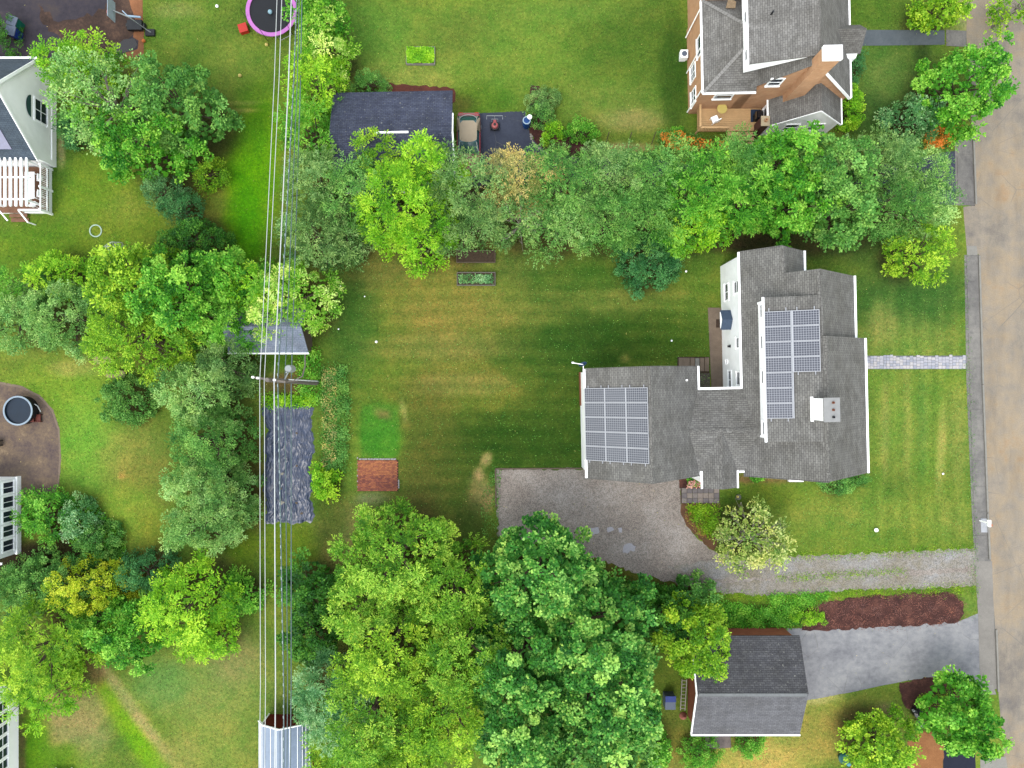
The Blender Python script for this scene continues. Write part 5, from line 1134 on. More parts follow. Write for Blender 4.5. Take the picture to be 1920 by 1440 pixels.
# ================================================================ utility pole and wires
pole = root('utility_pole', 'tall grey timber utility pole with crossarm, transformer and wires', 'utility pole', (-14.95, .1, 0))
part('pole_shaft', MB().tube([(-14.95, .1, 0), (-14.95, .25, 11.2)], [.2, .13], 12), POLEM, pole)
part('crossarm', MB().beam((-16.0, .42, 10.6), (-14.0, .12, 10.6), .12, .14), POLEM, pole)
tr = part('transformer', MB().lathe(-14.55, 1.0, [(.2, 7.4), (.24, 7.45), (.24, 8.3), (.2, 8.38), (.05, 8.4)], 18), METAL, pole)
part('transformer_bracket', MB().beam((-14.6, .8, 8.1), (-14.9, .2, 8.1), .07, .07).lathe(-14.62, .75, [(.05, 8.1), (.05, 8.5), (.02, 8.5)], 8), METAL, pole)
for x, y in ((-15.95, .42), (-15.65, .37), (-14.62, .25)):
    part('insulator', MB().lathe(x, y, [(.05, 10.65), (.08, 10.75), (.04, 10.85), (.07, 10.92), (.02, 10.98)], 10), WHITE, pole)
part('cable_bracket', MB().beam((-14.95, .18, 7.7), (-14.1, .22, 7.7), .06, .08).beam((-14.95, .18, 6.4), (-14.2, .5, 6.4), .06, .08), POLEM, pole)
part('guy_riser', MB().tube([(-14.78, .2, .1), (-14.78, .3, 7.4)], .035, 8), WHITE2, pole)
part('service_drop', MB().tube([(-14.2, .5, 6.4), (-14.1, 1.2, 6.1), (-14.15, 2.0, 5.9)], .05, 8), POLEM, pole)

def wire(name, pa, pm, pb, z, r, mat, label, sag=.5, grp=None):
    # pixel x at the top edge, at the pole and at the bottom edge
    k = (HC - z) / FP; xa, xm, xb = ((p - 960) * k for p in (pa, pm, pb)); pts = []
    ya, yb, ym = 720 * k, -720 * k, .2
    for i in range(-16, 17):
        t = i / 16 * 1.6
        if t <= 0: x = xm + (xb - xm) * -t; y = ym + (yb - ym) * -t
        else: x = xm + (xa - xm) * t; y = ym + (ya - ym) * t
        pts.append((x, y, z - sag * (1 - abs(abs(t) - .8) / .8) * 1.2 * (abs(t) > 0)))
    return single(name, MB().tube(pts, r, 6), mat, label, 'power line', grp)
GW = 'overhead wires on the utility pole'
wire('power_wire', 516, 487, 483, 10.95, .021, WIREM, 'thin bright power wire, outermost and nearest the left gardens', .35, GW)
wire('power_wire', 525, 495.5, 493, 10.95, .021, WIREM, 'thin bright power wire, second from the left gardens', .35, GW)
wire('power_wire', 543, 514, 512, 10.9, .036, WIREM, 'thickest bright power wire, third from the left gardens', .35, GW)
wire('cable_bundle', 552, 521, 528, 8.3, .042, CABLE, 'dark cable bundle with pale lashing running beside the thickest wire', .5, GW)
wire('phone_cable', 557, 534, 534, 7.7, .03, CABLE, 'thin dark phone cable between bundle and outer cable', .5, GW)
wire('phone_cable', 563, 546, 541, 6.5, .035, CABLE, 'lowest dark phone cable nearest the tree row', .4, GW)
lb = MB(); k = (HC - 8.3) / FP
for i in range(150):
    t = i / 150; py = -40 + t * 1520
    px = 552 + (521 - 552) * py / 705 if py < 705 else 521 + (528 - 521) * (py - 705) / 735
    f = abs(py - 705) / 735; z = 8.3 - .5 * 1.2 * (1 - abs(f - .8) / .8)
    if i % 2: lb.beam(((px - 960) * k - .01, (720 - py) * k, z + .06), ((px - 960) * k - .01, (720 - py - 5.6) * k, z + .06), .05, .02)
o = single('cable_lashing', lb, plain('pale_lashing', A(186, 206, 206), .5), 'pale dashed lashing along the dark cable bundle', 'lashing'); o['kind'] = 'stuff'

# ================================================================ black tarp bed
tp = [G(a, b) for a, b in ((504, 757), (579, 757), (584, 800), (583, 900), (580, 972), (548, 980), (520, 980), (499, 966), (497, 880), (500, 800))]
PAVED.append([p[:2] for p in tp])
x0, x1 = -18.95, -15.3; y0, y1 = -10.65, -1.45; nxp, nyp = 90, 190
X, Y = np.meshgrid(np.linspace(x0, x1, nxp), np.linspace(y0, y1, nyp))
U = (X - x0) / (x1 - x0)
ex = .18 * np.sin(Y * 1.1) + .1 * np.sin(Y * 3.1); V_ = (Y - y0) / (y1 - y0); X2 = X + (U - .5) * 2 * (.12 * np.sin(Y * 2.3) + .06 * np.sin(Y * 6.1 + 1) + .04 * np.sin(Y * 13) - .35 * np.clip(.12 - V_, 0, 1) * 8 * .5) + ex * .5
Y2 = Y + np.abs(V_ - .5) * 2 * (.09 * np.sin(X * 3.1) + .05 * np.sin(X * 8.3)) - (V_ < .2) * 0
def vn(X, Y, s):
    r2 = np.random.default_rng(s); z = 0
    for _ in range(10):
        a, b, c = r2.normal(0, 1), r2.normal(0, 1), r2.uniform(0, 6.28); z = z + np.sin(X * (a * 3 + 6 * np.sign(a)) + Y * b * 1.1 + c + 1.3 * np.sin(Y * .8 + a * 3))
    return z / 10
fold = vn(X, Y, 3)
ph_ = X * 9 + 2.6 * np.sin(Y * .8 + X * 1.7) + 1.6 * np.sin(Y * 2.3 + 2 * X) + Y * .5; am_ = .5 + .5 * np.sin(Y * 1.3 + 3 * X + 2 * np.sin(Y * .6))
ph2_ = X * 15 - 2.0 * np.sin(Y * 1.9) + Y * 2.2
Z = .06 + .14 * np.abs(fold) + .09 * am_ * (1 - np.abs(np.sin(ph_))) ** 4 + .07 * (1 - am_) * (1 - np.abs(np.sin(ph2_))) ** 5 + .05 * np.abs(vn(X * 3, Y * 3, 5))
edge = np.minimum.reduce([U, 1 - U, (Y - y0) / (y1 - y0) * 2.5, (y1 - Y) / (y1 - y0) * 2.5]); Z = Z * np.clip(edge * 14, .08, 1) + .005
I = (np.arange(nyp - 1)[:, None] * nxp + np.arange(nxp - 1)).ravel()
tm = np_mesh('garden_tarp', np.stack([X2.ravel(), Y2.ravel(), Z.ravel()], 1), np.stack([I, I + 1, I + 1 + nxp, I + nxp], 1))
tm.polygons.foreach_set('use_smooth', [True] * len(tm.polygons))
o = part('garden_tarp', tm, plain('blue_black_plastic_sheet', A(62, 76, 108), .32, .6, 1.3, 3, spec=.55)); o['label'] = 'wrinkled blue-black plastic sheet covering a long garden bed under the wires'; o['category'] = 'tarp'
def rock(cx, cy, z, r, seed, sq=.6):
    q = random.Random(seed); mb = MB(); n = 9
    prof = [(.55, 0), (1, .3), (.85, .75), (.4, 1)]
    rr = [1 + q.uniform(-.22, .22) for _ in range(n)]
    rings = [[(cx + r * a * rr[k] * math.cos(6.283 * k / n), cy + r * a * rr[k] * .8 * math.sin(6.283 * k / n), z + b * r * sq) for k in range(n)] for a, b in prof]
    for A_, B_ in zip(rings, rings[1:]):
        for k in range(n): j = (k + 1) % n; mb.poly([A_[k], A_[j], B_[j], B_[k]])
    mb.poly(rings[-1]); mb.poly(rings[0][::-1]); return mb
for i, (px, py, r, lb_) in enumerate(((529, 942, .22, 'largest pale rock weighing down the lower end of the tarp'), (530, 888, .13, 'small pale rock on the tarp, middle of its left line'), (528, 916, .11, 'small grey rock between the two paler ones on the tarp'),
                                  (557, 812, .1, 'small brown stone on the upper half of the tarp'), (557, 873, .1, 'small brown stone on the lower half of the tarp'), (556, 943, .12, 'flat dark stone at the lower right of the tarp'), (566, 962, .12, 'stone at the lower tarp corner near the lime shrub'))):
    g = G(px, py); single('stone', rock(g[0], g[1], .08, r, i), STONE if i < 2 else WOOD, lb_, 'stone', 'stones holding the tarp', base=None)

# ================================================================ parked car
def car():
    c = root('parked_car', 'dark red coupe with tan vinyl roof parked by the slate blue garage', 'car', (-3.28, 18.1, 0), 0)
    ys = np.array([2.42, 2.36, 2.2, 1.7, 1.1, .3, -.6, -1.2, -1.9, -2.25, -2.38])
    hw = np.array([.70, .80, .86, .9, .91, .91, .91, .9, .86, .80, .68])
    zt = np.array([.62, .78, .86, .9, .92, .93, .93, .9, .84, .76, .58])
    def ring(i):
        w, z = hw[i], zt[i]; y = ys[i]
        half = [(w * .92, .22), (w, .36), (w * 1.0, .58), (w * .97, z - .07), (w * .88, z), (w * .45, z + .025), (0, z + .03)]
        return [(x, y, zz) for x, zz in half] + [(-x, y, zz) for x, zz in half[-2::-1]]
    rg = [ring(i) for i in range(len(ys))]; mb = MB()
    bx, by = -3.28, 18.1
    W = lambda p: (p[0] + bx, p[1] + by, p[2])
    for a, b in zip(rg, rg[1:]):
        for k in range(len(a) - 1): mb.poly([W(a[k]), W(a[k + 1]), W(b[k + 1]), W(b[k])])
    mb.poly([W(p) for p in rg[0]]); mb.poly([W(p) for p in rg[-1]][::-1])
    body = part('body', mb, CARR, c, smooth=False)
    # cabin glass house
    def quadbox(y0b, y1b, wb, y0t, y1t, wt, zb, zt_):
        b = [(-wb, y0b, zb), (wb, y0b, zb), (wb, y1b, zb), (-wb, y1b, zb)]; t = [(-wt, y0t, zt_), (wt, y0t, zt_), (wt, y1t, zt_), (-wt, y1t, zt_)]
        m = MB(); m.poly([W(p) for p in t])
        for i in range(4): j = (i + 1) % 4; m.poly([W(b[i]), W(b[j]), W(t[j]), W(t[i])])
        return m
    part('cabin_glass', quadbox(-.85, 2.1, .82, -.0, 1.62, .62, .9, 1.34), GLASST, c)
    rf = MB(); n = 8
    yy = [0.0, .15, .5, .9, 1.3, 1.6]; ww = [.60, .64, .66, .66, .68, .66]; zz = [1.34, 1.38, 1.40, 1.40, 1.39, 1.35]
    rows = [[W((w * math.sin(a), y, z - .05 * (abs(math.sin(a)) ** 3))) for a in np.linspace(-math.pi / 2, math.pi / 2, n)] for y, w, z in zip(yy, ww, zz)]
    for a, b in zip(rows, rows[1:]):
        for k in range(n - 1): rf.poly([a[k], a[k + 1], b[k + 1], b[k]])
    part('roof', rf, CART, c)
    for s in (-1, 1):
        q = [(.60, 1.62, 1.35), (.64, .95, 1.37), (.885, .85, .94), (.88, 1.9, .94), (.62, 2.12, .94)]
        p = [W((s * x, y, z)) for x, y, z in q]; part('rear_pillar', MB().poly(p if s < 0 else p[::-1]).poly((p if s > 0 else p[::-1])), CART, c)
        part('front_pillar', MB().beam(W((s * .62, 0, 1.35)), W((s * .8, -.86, .93)), .05, .05), METAL, c)
        part('mirror', MB().obox(W((s * .98, -.85, .95)), .16, .1, .1), CARR, c)
        for y in (-1.45, 1.45):
            wl = part('wheel', MB().tube([W((s * .72, y, .32)), W((s * .92, y, .32))], .32, 18), BLACK, c)
            part('hubcap', MB().tube([W((s * .9, y, .32)), W((s * .935, y, .32))], .18, 14), METAL, wl)
    part('rear_window_trim', MB().tube([W((.66 * math.cos(a), 1.66 + .5 * math.sin(a), 1.34 - .38 * math.sin(a))) for a in np.linspace(0.05, math.pi - .05, 14)], .03, 6), METAL, c)
    part('bumper', MB().obox(W((0, 2.43, .45)), 1.6, .1, .14), METAL, c); part('bumper', MB().obox(W((0, -2.42, .42)), 1.6, .1, .14), METAL, c)
    for s in (-1, 1): part('headlight', MB().obox(W((s * .6, -2.36, .6)), .3, .06, .12), WHITE2, c); part('tail_light', MB().obox(W((s * .6, 2.42, .66)), .3, .04, .12), RED, c)
car()

# ================================================================ small things
def disk(cx, cy, r, z, n=32): return [(cx + r * math.cos(2 * math.pi * k / n), cy + r * math.sin(2 * math.pi * k / n), z) for k in range(n)]
def annulus(cx, cy, r0, r1, z0, z1, n=40):
    mb = MB(); pr = [(r0, z0), (r1, z0), (r1, z1), (r0, z1)]; rings = [disk(cx, cy, r, z, n) for r, z in pr]
    for a, b in zip(rings, rings[1:] + rings[:1]):
        for k in range(n): j = (k + 1) % n; mb.poly([a[k], a[j], b[j], b[k]])
    return mb
tx, ty = G(509, 20, .9)[:2]
t = root('trampoline', 'round trampoline with black mat and pink padded rim at the top edge', 'trampoline', (tx, ty, 0))
part('mat', MB().lathe(tx, ty, [(1.72, .84), (1.72, .86)], 40), plain('black_mat', A(16, 20, 30), .6, .8, 1.3, 3), t)
part('pad', annulus(tx, ty, 1.66, 1.94, .87, .93), PINK, t); part('frame', annulus(tx, ty, 1.84, 1.9, .8, .86), METAL, t)
for i in range(4): a = i * math.pi / 2 + .5; part('leg', MB().tube([(tx + 1.86 * math.cos(a - .3), ty + 1.86 * math.sin(a - .3), .8), (tx + 1.86 * math.cos(a - .25), ty + 1.86 * math.sin(a - .25), .03), (tx + 1.86 * math.cos(a + .25), ty + 1.86 * math.sin(a + .25), .03), (tx + 1.86 * math.cos(a + .3), ty + 1.86 * math.sin(a + .3), .8)], .03), METAL, t)
for i in range(6): a = i * math.pi / 3 + .25; part('net_pole', MB().tube([(tx + 1.98 * math.cos(a), ty + 1.98 * math.sin(a), 0), (tx + 1.98 * math.cos(a), ty + 1.98 * math.sin(a), 2.0)], .02, 6), BLACK, t)
g = G(507, 23, .95); single('toy_ball', MB().lathe(g[0], g[1], [(.02, .87), (.13, .92), (.17, 1.02), (.13, 1.12), (.02, 1.17)], 14), plain('ice_blue', A(170, 214, 232), .5), 'pale blue ball lying in the middle of the trampoline mat', 'ball')
g = G(459, 57); b = root('red_step', 'bright red square step box beside the trampoline', 'step box', (g[0], g[1], 0), .3)
part('box', MB().obox((g[0], g[1], .22), .62, .62, .4), RED, b); part('lid', MB().obox((g[0], g[1], .43), .66, .66, .03), RED, b)
for i, (px, py, r, m, lab) in enumerate(((501, 85, .14, YEL, 'pale yellow ball on the grass just below the trampoline'), (706, 641, .1, WHITE, 'larger white ball on the olive part of the big lawn'), (638, 536, .07, WHITE, 'small white ball near the upper left lawn corner'),
      (684, 556, .06, WHITE, 'tiny white ball beneath the brightest lime tree'), (635, 617, .06, WHITE, 'tiny white ball beside the left lawn edge'), (1259, 639, .08, WHITE, 'white ball on the dark green grass near the house walk'), (1641, 993, .16, WHITE, 'white ball on the front lawn above the gravel track'),
      (1286, 509, .09, WHITE, 'white ball touching the dark dome shrub'), (408, 13, .12, WHITE, 'white ball at the top edge between patio and trampoline'), (451, 143, .14, YEL, 'cream ball on the lawn left of the wires'), (1767, 888, .08, WHITE, 'white ball on the striped front lawn'), (155, 1012, .2, WHITE, 'white rounded bucket in the curved bed'), (271, 78, .14, ORANGE, 'orange ball beside the dirt corner'))):
    g = G(px, py); single('ball', MB().lathe(g[0], g[1], [(r * .3, .0), (r * .85, r * .5), (r, r), (r * .85, r * 1.5), (r * .3, r * 1.95)], 12), m, lab, 'ball', smooth=True)
# rings, dome
g = G(180, 433); single('white_hoop', annulus(g[0], g[1], .40, .49, .01, .07), plain('mint_white', A(206, 236, 214), .6), 'white ring lying on the left lawn', 'hoop')
g = G(217, 470); d = root('climbing_dome', 'pale wire climbing dome half hidden by the yellow-green trees', 'climbing dome', (g[0], g[1] - .25, 0))
cx, cy = g[0], g[1] - .25; rad = 1.0; P0 = [[(cx + rad * math.cos(a) * math.cos(2 * math.pi * (k + off) / 6), cy + rad * math.cos(a) * math.sin(2 * math.pi * (k + off) / 6), rad * .85 * math.sin(a)) for k in range(6)] for a, off in ((0, 0), (.55, .5), (1.05, 0))]
top = (cx, cy, rad * .85); MW = plain('pale_green_tube', A(206, 226, 190), .5)
def strut(p, q): part('strut', MB().tube([p, q], .03, 6), MW, d)
for l in range(3):
    for k in range(6):
        strut(P0[l][k], P0[l][(k + 1) % 6])
        if l < 2: strut(P0[l][k], P0[l + 1][k if l == 0 else (k + 1) % 6]); strut(P0[l][k], P0[l + 1][(k - 1) % 6 if l == 0 else k])
        else: strut(P0[l][k], top)
# raised beds
def raised_bed(x0, x1, y0, y1, label, wood, h=.25):
    (a, _, _), (b, _, _) = G(x0, 0), G(x1, 0); c, e = G(0, y1)[1], G(0, y0)[1]
    PAVED.append([(a, c), (b, c), (b, e), (a, e)])
    t = root('raised_bed', label, 'raised bed', ((a + b) / 2, (c + e) / 2, 0), group='raised beds')
    part('soil', MB().box(a + .05, b - .05, c + .05, e - .05, 0, h - .06), SOIL, t)
    for q in (MB().box(a, b, c, c + .05, 0, h), MB().box(a, b, e - .05, e, 0, h), MB().box(a, a + .05, c + .05, e - .05, 0, h), MB().box(b - .05, b, c + .05, e - .05, 0, h)): part('plank', q, wood, t)
    return a, b, c, e
raised_bed(762, 816, 90, 123, 'raised bed full of bright green seedlings in the north lawn', CONC)
raised_bed(857, 929, 511, 536, 'raised bed with sparse green weeds on the big lawn', plain('grey_timber', A(142, 138, 128), .85, .8, 1.15, 6, fine=25))
raised_bed(856, 929, 470, 493, 'dark soil raised bed under the tree row, next to the weedy one', WOOD)
# barrel
gx, gy = G(987, 236)[:2]; b = root('rain_barrel', 'blue rain barrel with white rim at the end of the asphalt', 'barrel', (gx, gy, 0))
part('drum', MB().lathe(gx, gy, [(.27, 0), (.31, .3), (.31, .85), (.28, 1.15)], 24), BLUE, b); part('rim', annulus(gx, gy, .23, .3, 1.1, 1.19, 24), plain('pale_blue_rim', A(196, 222, 240), .5), b)
part('water', MB().lathe(gx, gy, [(.24, 1.0), (.24, 1.1)], 20), plain('dark_barrel_water', A(40, 66, 96), .1), b)
g = G(994, 219, 1.3); single('bowl', MB().lathe(g[0] - .04, g[1] - .02, [(.08, 1.2), (.17, 1.3), (.18, 1.34), (.15, 1.36), (.02, 1.37)], 18), WHITE, 'round white bowl resting on the rim of the blue barrel', 'bowl')
# mower
mx, my = G(928, 238)[:2]; m_ = root('lawn_mower', 'red push mower with black deck and white handle on the asphalt', 'lawn mower', (mx, my, 0))
part('deck', MB().lathe(mx, my, [(.34, .1), (.36, .16), (.33, .3), (.2, .33)], 22), BLACK, m_)
part('engine', MB().lathe(mx, my - .02, [(.24, .3), (.26, .36), (.22, .5), (.1, .54)], 18), plain('mower_red', A(206, 104, 104), .4), m_)
part('engine_cap', MB().lathe(mx, my, [(.1, .52), (.1, .58), (.03, .6)], 12), BLACK, m_); part('chute', MB().obox((mx, my + .33, .24), .22, .2, .16), plain('mower_red', A(206, 104, 104)), m_)
for a, b_ in ((-.33, -.2), (.33, -.2), (-.33, .22), (.33, .22)): part('wheel', MB().tube([(mx + a - .03, my + b_, .1), (mx + a + .03, my + b_, .1)], .1, 12), BLACK, m_)
part('handle', MB().tube([(mx - .22, my + .25, .35), (mx - .24, my + .4, .55), (mx + .24, my + .4, .55), (mx + .22, my + .25, .35)], .018, 6).tube([(mx - .6, my + .25, .9), (mx - .6, my + .5, .95), (mx + .6, my + .5, .95), (mx + .6, my + .25, .9)], .022, 6).tube([(mx, my + .4, .55), (mx, my + .5, .95)], .018, 6), METAL, m_)
# basketball hoop
b = root('basketball_hoop', 'portable basketball hoop with pale backboard over the dark parking area', 'basketball hoop', (-28.6, 26.9, 0))
part('backboard', MB().box(-29.02, -28.98, 26.4, 27.85, 2.55, 3.55), plain('pale_board', A(190, 204, 222), .3), b)
part('target_square', MB().box(-29.05, -29.025, 26.9, 27.35, 2.7, 3.05), plain('pinkish_print', A(214, 172, 178), .5), b)
part('rim', annulus(-29.3, 27.12, .2, .24, 2.7, 2.73, 20), plain('rim_pink', A(196, 118, 110), .5), b)
part('pole', MB().tube([(-27.6, 26.85, .2), (-28.2, 27.0, 2.2), (-28.98, 27.12, 2.9)], .05, 8), METAL, b)
part('base', MB().obox((-28.2 + .55, 26.85, .12), .7, .5, .2), BLACK, b)
# cart at dirt corner
g = G(258, 46); b = root('utility_trailer', 'small black trailer with white blue bar at the dirt edge', 'trailer', (g[0], g[1], 0))
part('tray', MB().obox((g[0], g[1] - .25, .35), 1.1, .75, .3), BLACK, b); part('bar', MB().beam((g[0] - .55, g[1] + .35, .6), (g[0] + .55, g[1] + .25, .6), .12, .12), plain('white_blue', A(190, 220, 246), .4), b)
for s in (-1, 1): part('wheel', MB().tube([(g[0] + s * .6, g[1] - .2, .2), (g[0] + s * .7, g[1] - .2, .2)], .2, 14), BLACK, b)
part('drawbar', MB().beam((g[0] - .5, g[1] + .4, .4), (g[0] - 1.0, g[1] + .9, .3), .07, .07), plain('white_blue', A(190, 220, 246)), b)
# wheeled bins
def bin_(px, py, mat, lab, rz):
    g = G(px, py); b = root('wheeled_bin', lab, 'bin', (g[0], g[1], 0), rz, 'wheeled bins by the dark parking area'); x, y = g[0], g[1]
    t = MB(); lo = [(x - .24, y - .26, .08), (x + .24, y - .26, .08), (x + .24, y + .26, .08), (x - .24, y + .26, .08)]; hi = [(x - .33, y - .32, 1.02), (x + .33, y - .32, 1.02), (x + .33, y + .32, 1.02), (x - .33, y + .32, 1.02)]
    t.poly(hi); t.poly(lo[::-1])
    for i in range(4): j = (i + 1) % 4; t.poly([lo[i], lo[j], hi[j], hi[i]])
    part('bin_body', t, mat, b); part('lid', MB().obox((x - .02, y, 1.06), .74, .7, .07), GREYP, b); part('handle', MB().tube([(x - .4, y - .25, 1.0), (x - .4, y + .25, 1.0)], .025, 6), GREYP, b)
    for s in (-1, 1): part('wheel', MB().tube([(x - .28, y + s * .26, .12), (x - .28, y + s * .32, .12)], .12, 12), BLACK, b)
bin_(41, 52, GREENB, 'green wheeled bin standing behind the blue one', -.35)
bin_(38, 70, BLUEB, 'blue wheeled bin next to the green one', -.25)
# spa / stock tank
sx, sy = G(34, 770, .8)[:2]; b = root('round_pool', 'round black water tank with pale rim on the mottled patio', 'pool', (sx, sy, 0))
part('tank_wall', annulus(sx, sy, 1.0, 1.08, .01, .8), BLACK, b); part('rim', annulus(sx, sy, 1.0, 1.12, .8, .86), plain('silver_blue_rim', A(176, 196, 214), .4), b)
part('water', MB().lathe(sx, sy, [(1.0, .5), (1.0, .7)], 36), plain('dark_blue_water', A(30, 50, 70), .35, .75, 1.25, 1.0, spec=.2), b)
part('pump_pipe', MB().tube([(sx + 1.1, sy + .5, .6), (sx + 1.35, sy + .35, .6), (sx + 1.45, sy - .1, .4)], .04, 8), METAL, b)
g = G(74, 784); b = root('wooden_steps', 'red-brown wooden steps leading up to the round tank', 'steps', (g[0], g[1], 0))
for i in range(2): part('tread', MB().obox((g[0] - i * .38, g[1], .18 + i * .2), .42, .55, .06), plain('red_brown_wood', A(122, 52, 40), .6), b)
part('side_board', MB().obox((g[0] - .15, g[1] + .27, .15), .8, .05, .28).obox((g[0] - .15, g[1] - .27, .15), .8, .05, .28), plain('red_brown_wood', A(122, 52, 40)), b)
g = G(6, 830); b = root('patio_bench', 'pale bench at the picture edge below the round tank', 'bench', (g[0], g[1], 0))
part('seat', MB().obox((g[0] - .2, g[1], .45), .5, .5, .07), CONCT, b)
for y in (-.2, .2): part('leg', MB().obox((g[0] - .2, g[1] + y, .22), .4, .06, .4), BLACK, b)
# stone benches
def stone_bench(px, py, L, lab):
    g = G(px, py); x, y = g[0], g[1]; b = root('stone_bench', lab, 'bench', (x, y, 0), group='stone benches under the yellow-green tree')
    w = .3; pts = [(x - L / 2 + w - w * math.cos(a), y + w * math.sin(a), .45) for a in np.linspace(-math.pi / 2, math.pi / 2, 8)][::-1] if False else [(x - L / 2 + w + w * math.cos(a), y + w * math.sin(a), .45) for a in np.linspace(math.pi / 2, 3 * math.pi / 2, 8)] + [(x + L / 2 - w + w * math.cos(a), y + w * math.sin(a), .45) for a in np.linspace(-math.pi / 2, math.pi / 2, 8)]
    part('seat', MB().slab(pts, .1), plain('mossy_tan_stone', A(192, 182, 126), .9, .75, 1.15, 4, fine=16, bump=.3), b)
    for s in (-1, 1): part('leg', MB().obox((x + s * L * .3, y, .17), .16, .4, .35), STONE, b)
stone_bench(198, 676, 1.4, 'tan stone bench nearer the hedge'); stone_bench(222, 702, 1.5, 'tan stone bench nearer the low green shrub')
single('rock_pile', rock(G(206, 689)[0], G(206, 689)[1], 0, .26, 9, .9), plain('brown_rock', A(112, 96, 92), .9), 'brown rock between the two tan stone benches', 'rock')
# mailbox
g = G(1837, 976); b = root('mailbox', 'white mailbox on a short post beside the road kerb', 'mailbox', (g[0], g[1], 0)); x, y = g[0], g[1]
part('post', MB().box(x - .05, x + .05, y - .05, y + .05, 0, 1.0), WHITE, b)
mb = MB(); pr = [(-.1, 1.0), (.1, 1.0), (.1, 1.14)] + [(.1 * math.cos(a), 1.14 + .1 * math.sin(a)) for a in np.linspace(.3, math.pi - .3, 6)] + [(-.1, 1.14)]
a = [(x + u, y - .25, z) for u, z in pr]; c = [(x + u, y + .25, z) for u, z in pr]; mb.poly(a); mb.poly(c[::-1])
for i in range(len(pr)): j = (i + 1) % len(pr); mb.poly([a[j], a[i], c[i], c[j]])
part('box', mb, WHITE, b); part('flag', MB().box(x + .11, x + .13, y - .2, y - .05, 1.1, 1.28), ORANGE, b)
# bins and barbecue in the side yard, south-east
def crate_bin(px, py, lab, s=1.0, rz=0.0):
    g = G(px, py); x, y = g[0], g[1]; b = root('recycling_bin', lab, 'bin', (x, y, 0), rz, 'bins under the maple edge')
    part('bin_body', MB().obox((x, y, .45 * s), .7 * s, .9 * s, .85 * s), GREYP, b); part('lid', MB().obox((x, y + .3 * s, .92 * s), .72 * s, .4 * s, .07), BLUEB, b)
crate_bin(1252, 1308, 'grey bin with blue lid beside the ladder', 1.1); crate_bin(1234, 1358, 'small blue lidded bin half under the maple', .6, .3)
g = G(1712, 1334); x, y = g[0], g[1]; b = root('barbecue', 'black covered barbecue with silver handle beside the mulch bed', 'barbecue', (x, y, 0), .2)
part('cover', MB().lathe(x, y + .25, [(.36, .35), (.4, .6), (.36, .9), (.15, 1.02)], 18), BLACKG, b); part('side_shelf', MB().obox((x + .05, y - .45, .8), .45, .5, .06), plain('gunmetal', A(76, 84, 96), .3), b)
for a_, b_ in ((-.25, 0), (.25, 0), (0, .5), (0, -.6)): part('leg', MB().tube([(x + a_, y + b_, 0), (x + a_ * .8, y + b_ * .8, .7)], .025, 6), BLACK, b)
part('handle', MB().obox((x + .05, y - .75, .85), .14, .2, .08), METAL, b); part('knob', MB().obox((x - .32, y + .5, .8), .12, .12, .2), METAL, b)
g = G(1578, 1417); x, y = g[0], g[1]; single('garden_tub', MB().lathe(x, y, [(.3, 0), (.4, .3), (.42, .42), (.3, .5), (.1, .5)], 20), TEAL, 'dark teal garden tub beside the olive tree', 'tub')
g = G(1589, 1430); x, y = g[0], g[1]; b = root('watering_can', 'light blue watering can with orange spout next to the teal tub', 'watering can', (x, y, 0))
part('can_body', MB().lathe(x, y, [(.16, 0), (.17, .25), (.12, .32), (.04, .33)], 16), LBLUE, b); part('spout', MB().tube([(x + .1, y - .1, .1), (x + .32, y - .36, .34)], [.05, .03], 8), ORANGE, b)
g = G(1384, 932); b = root('garden_ornament', 'small grey round ornament with pale top on the side lawn', 'ornament', (g[0], g[1], 0))
part('stone_ring', MB().lathe(g[0], g[1], [(.2, 0), (.22, .08), (.14, .14)], 14), plain('grey_orn', A(112, 116, 104), .8), b); part('figure', MB().lathe(g[0] - .1, g[1] + .06, [(.08, .1), (.1, .2), (.04, .34)], 10), YEL, b)
# plant stakes in the north lawn
for i, px in enumerate((1136, 1178, 1222)):
    g = G(px, 262); single('stake', MB().tube([(g[0], g[1] - .3, 0), (g[0] + .12, g[1] + .25, .9)], .03, 6), WOOD, ('dark leaning stake nearest the mulch border', 'middle dark leaning stake on the north lawn edge', 'dark leaning stake nearest the orange lilies')[i], 'stake', 'stakes along the north lawn')
g = G(300, 452); 
# edging stones of the border
es = MB(); pts = [(995, 252), (1000, 268), (1012, 280), (1028, 290), (1046, 295), (1066, 297), (1090, 297), (1112, 295), (1140, 296), (1165, 290), (1200, 288)]
for (xa, ya), (xb, yb) in zip(pts, pts[1:]):
    for i in range(4):
        t = i / 4; g = G(xa + (xb - xa) * t + R.uniform(-1, 1), ya + (yb - ya) * t + R.uniform(-1, 1)); q = rock(g[0], g[1], 0, R.uniform(.07, .14), R.random())
        k0 = len(es.v); es.v += q.v
        for fi, f in enumerate(q.f): es.uv[len(es.f)] = q.uv[fi]; es.f.append([v + k0 for v in f])
o = single('edging_stones', es, STONE, 'small pale stones edging the mulch border along the asphalt', 'stones'); o['kind'] = 'stuff'
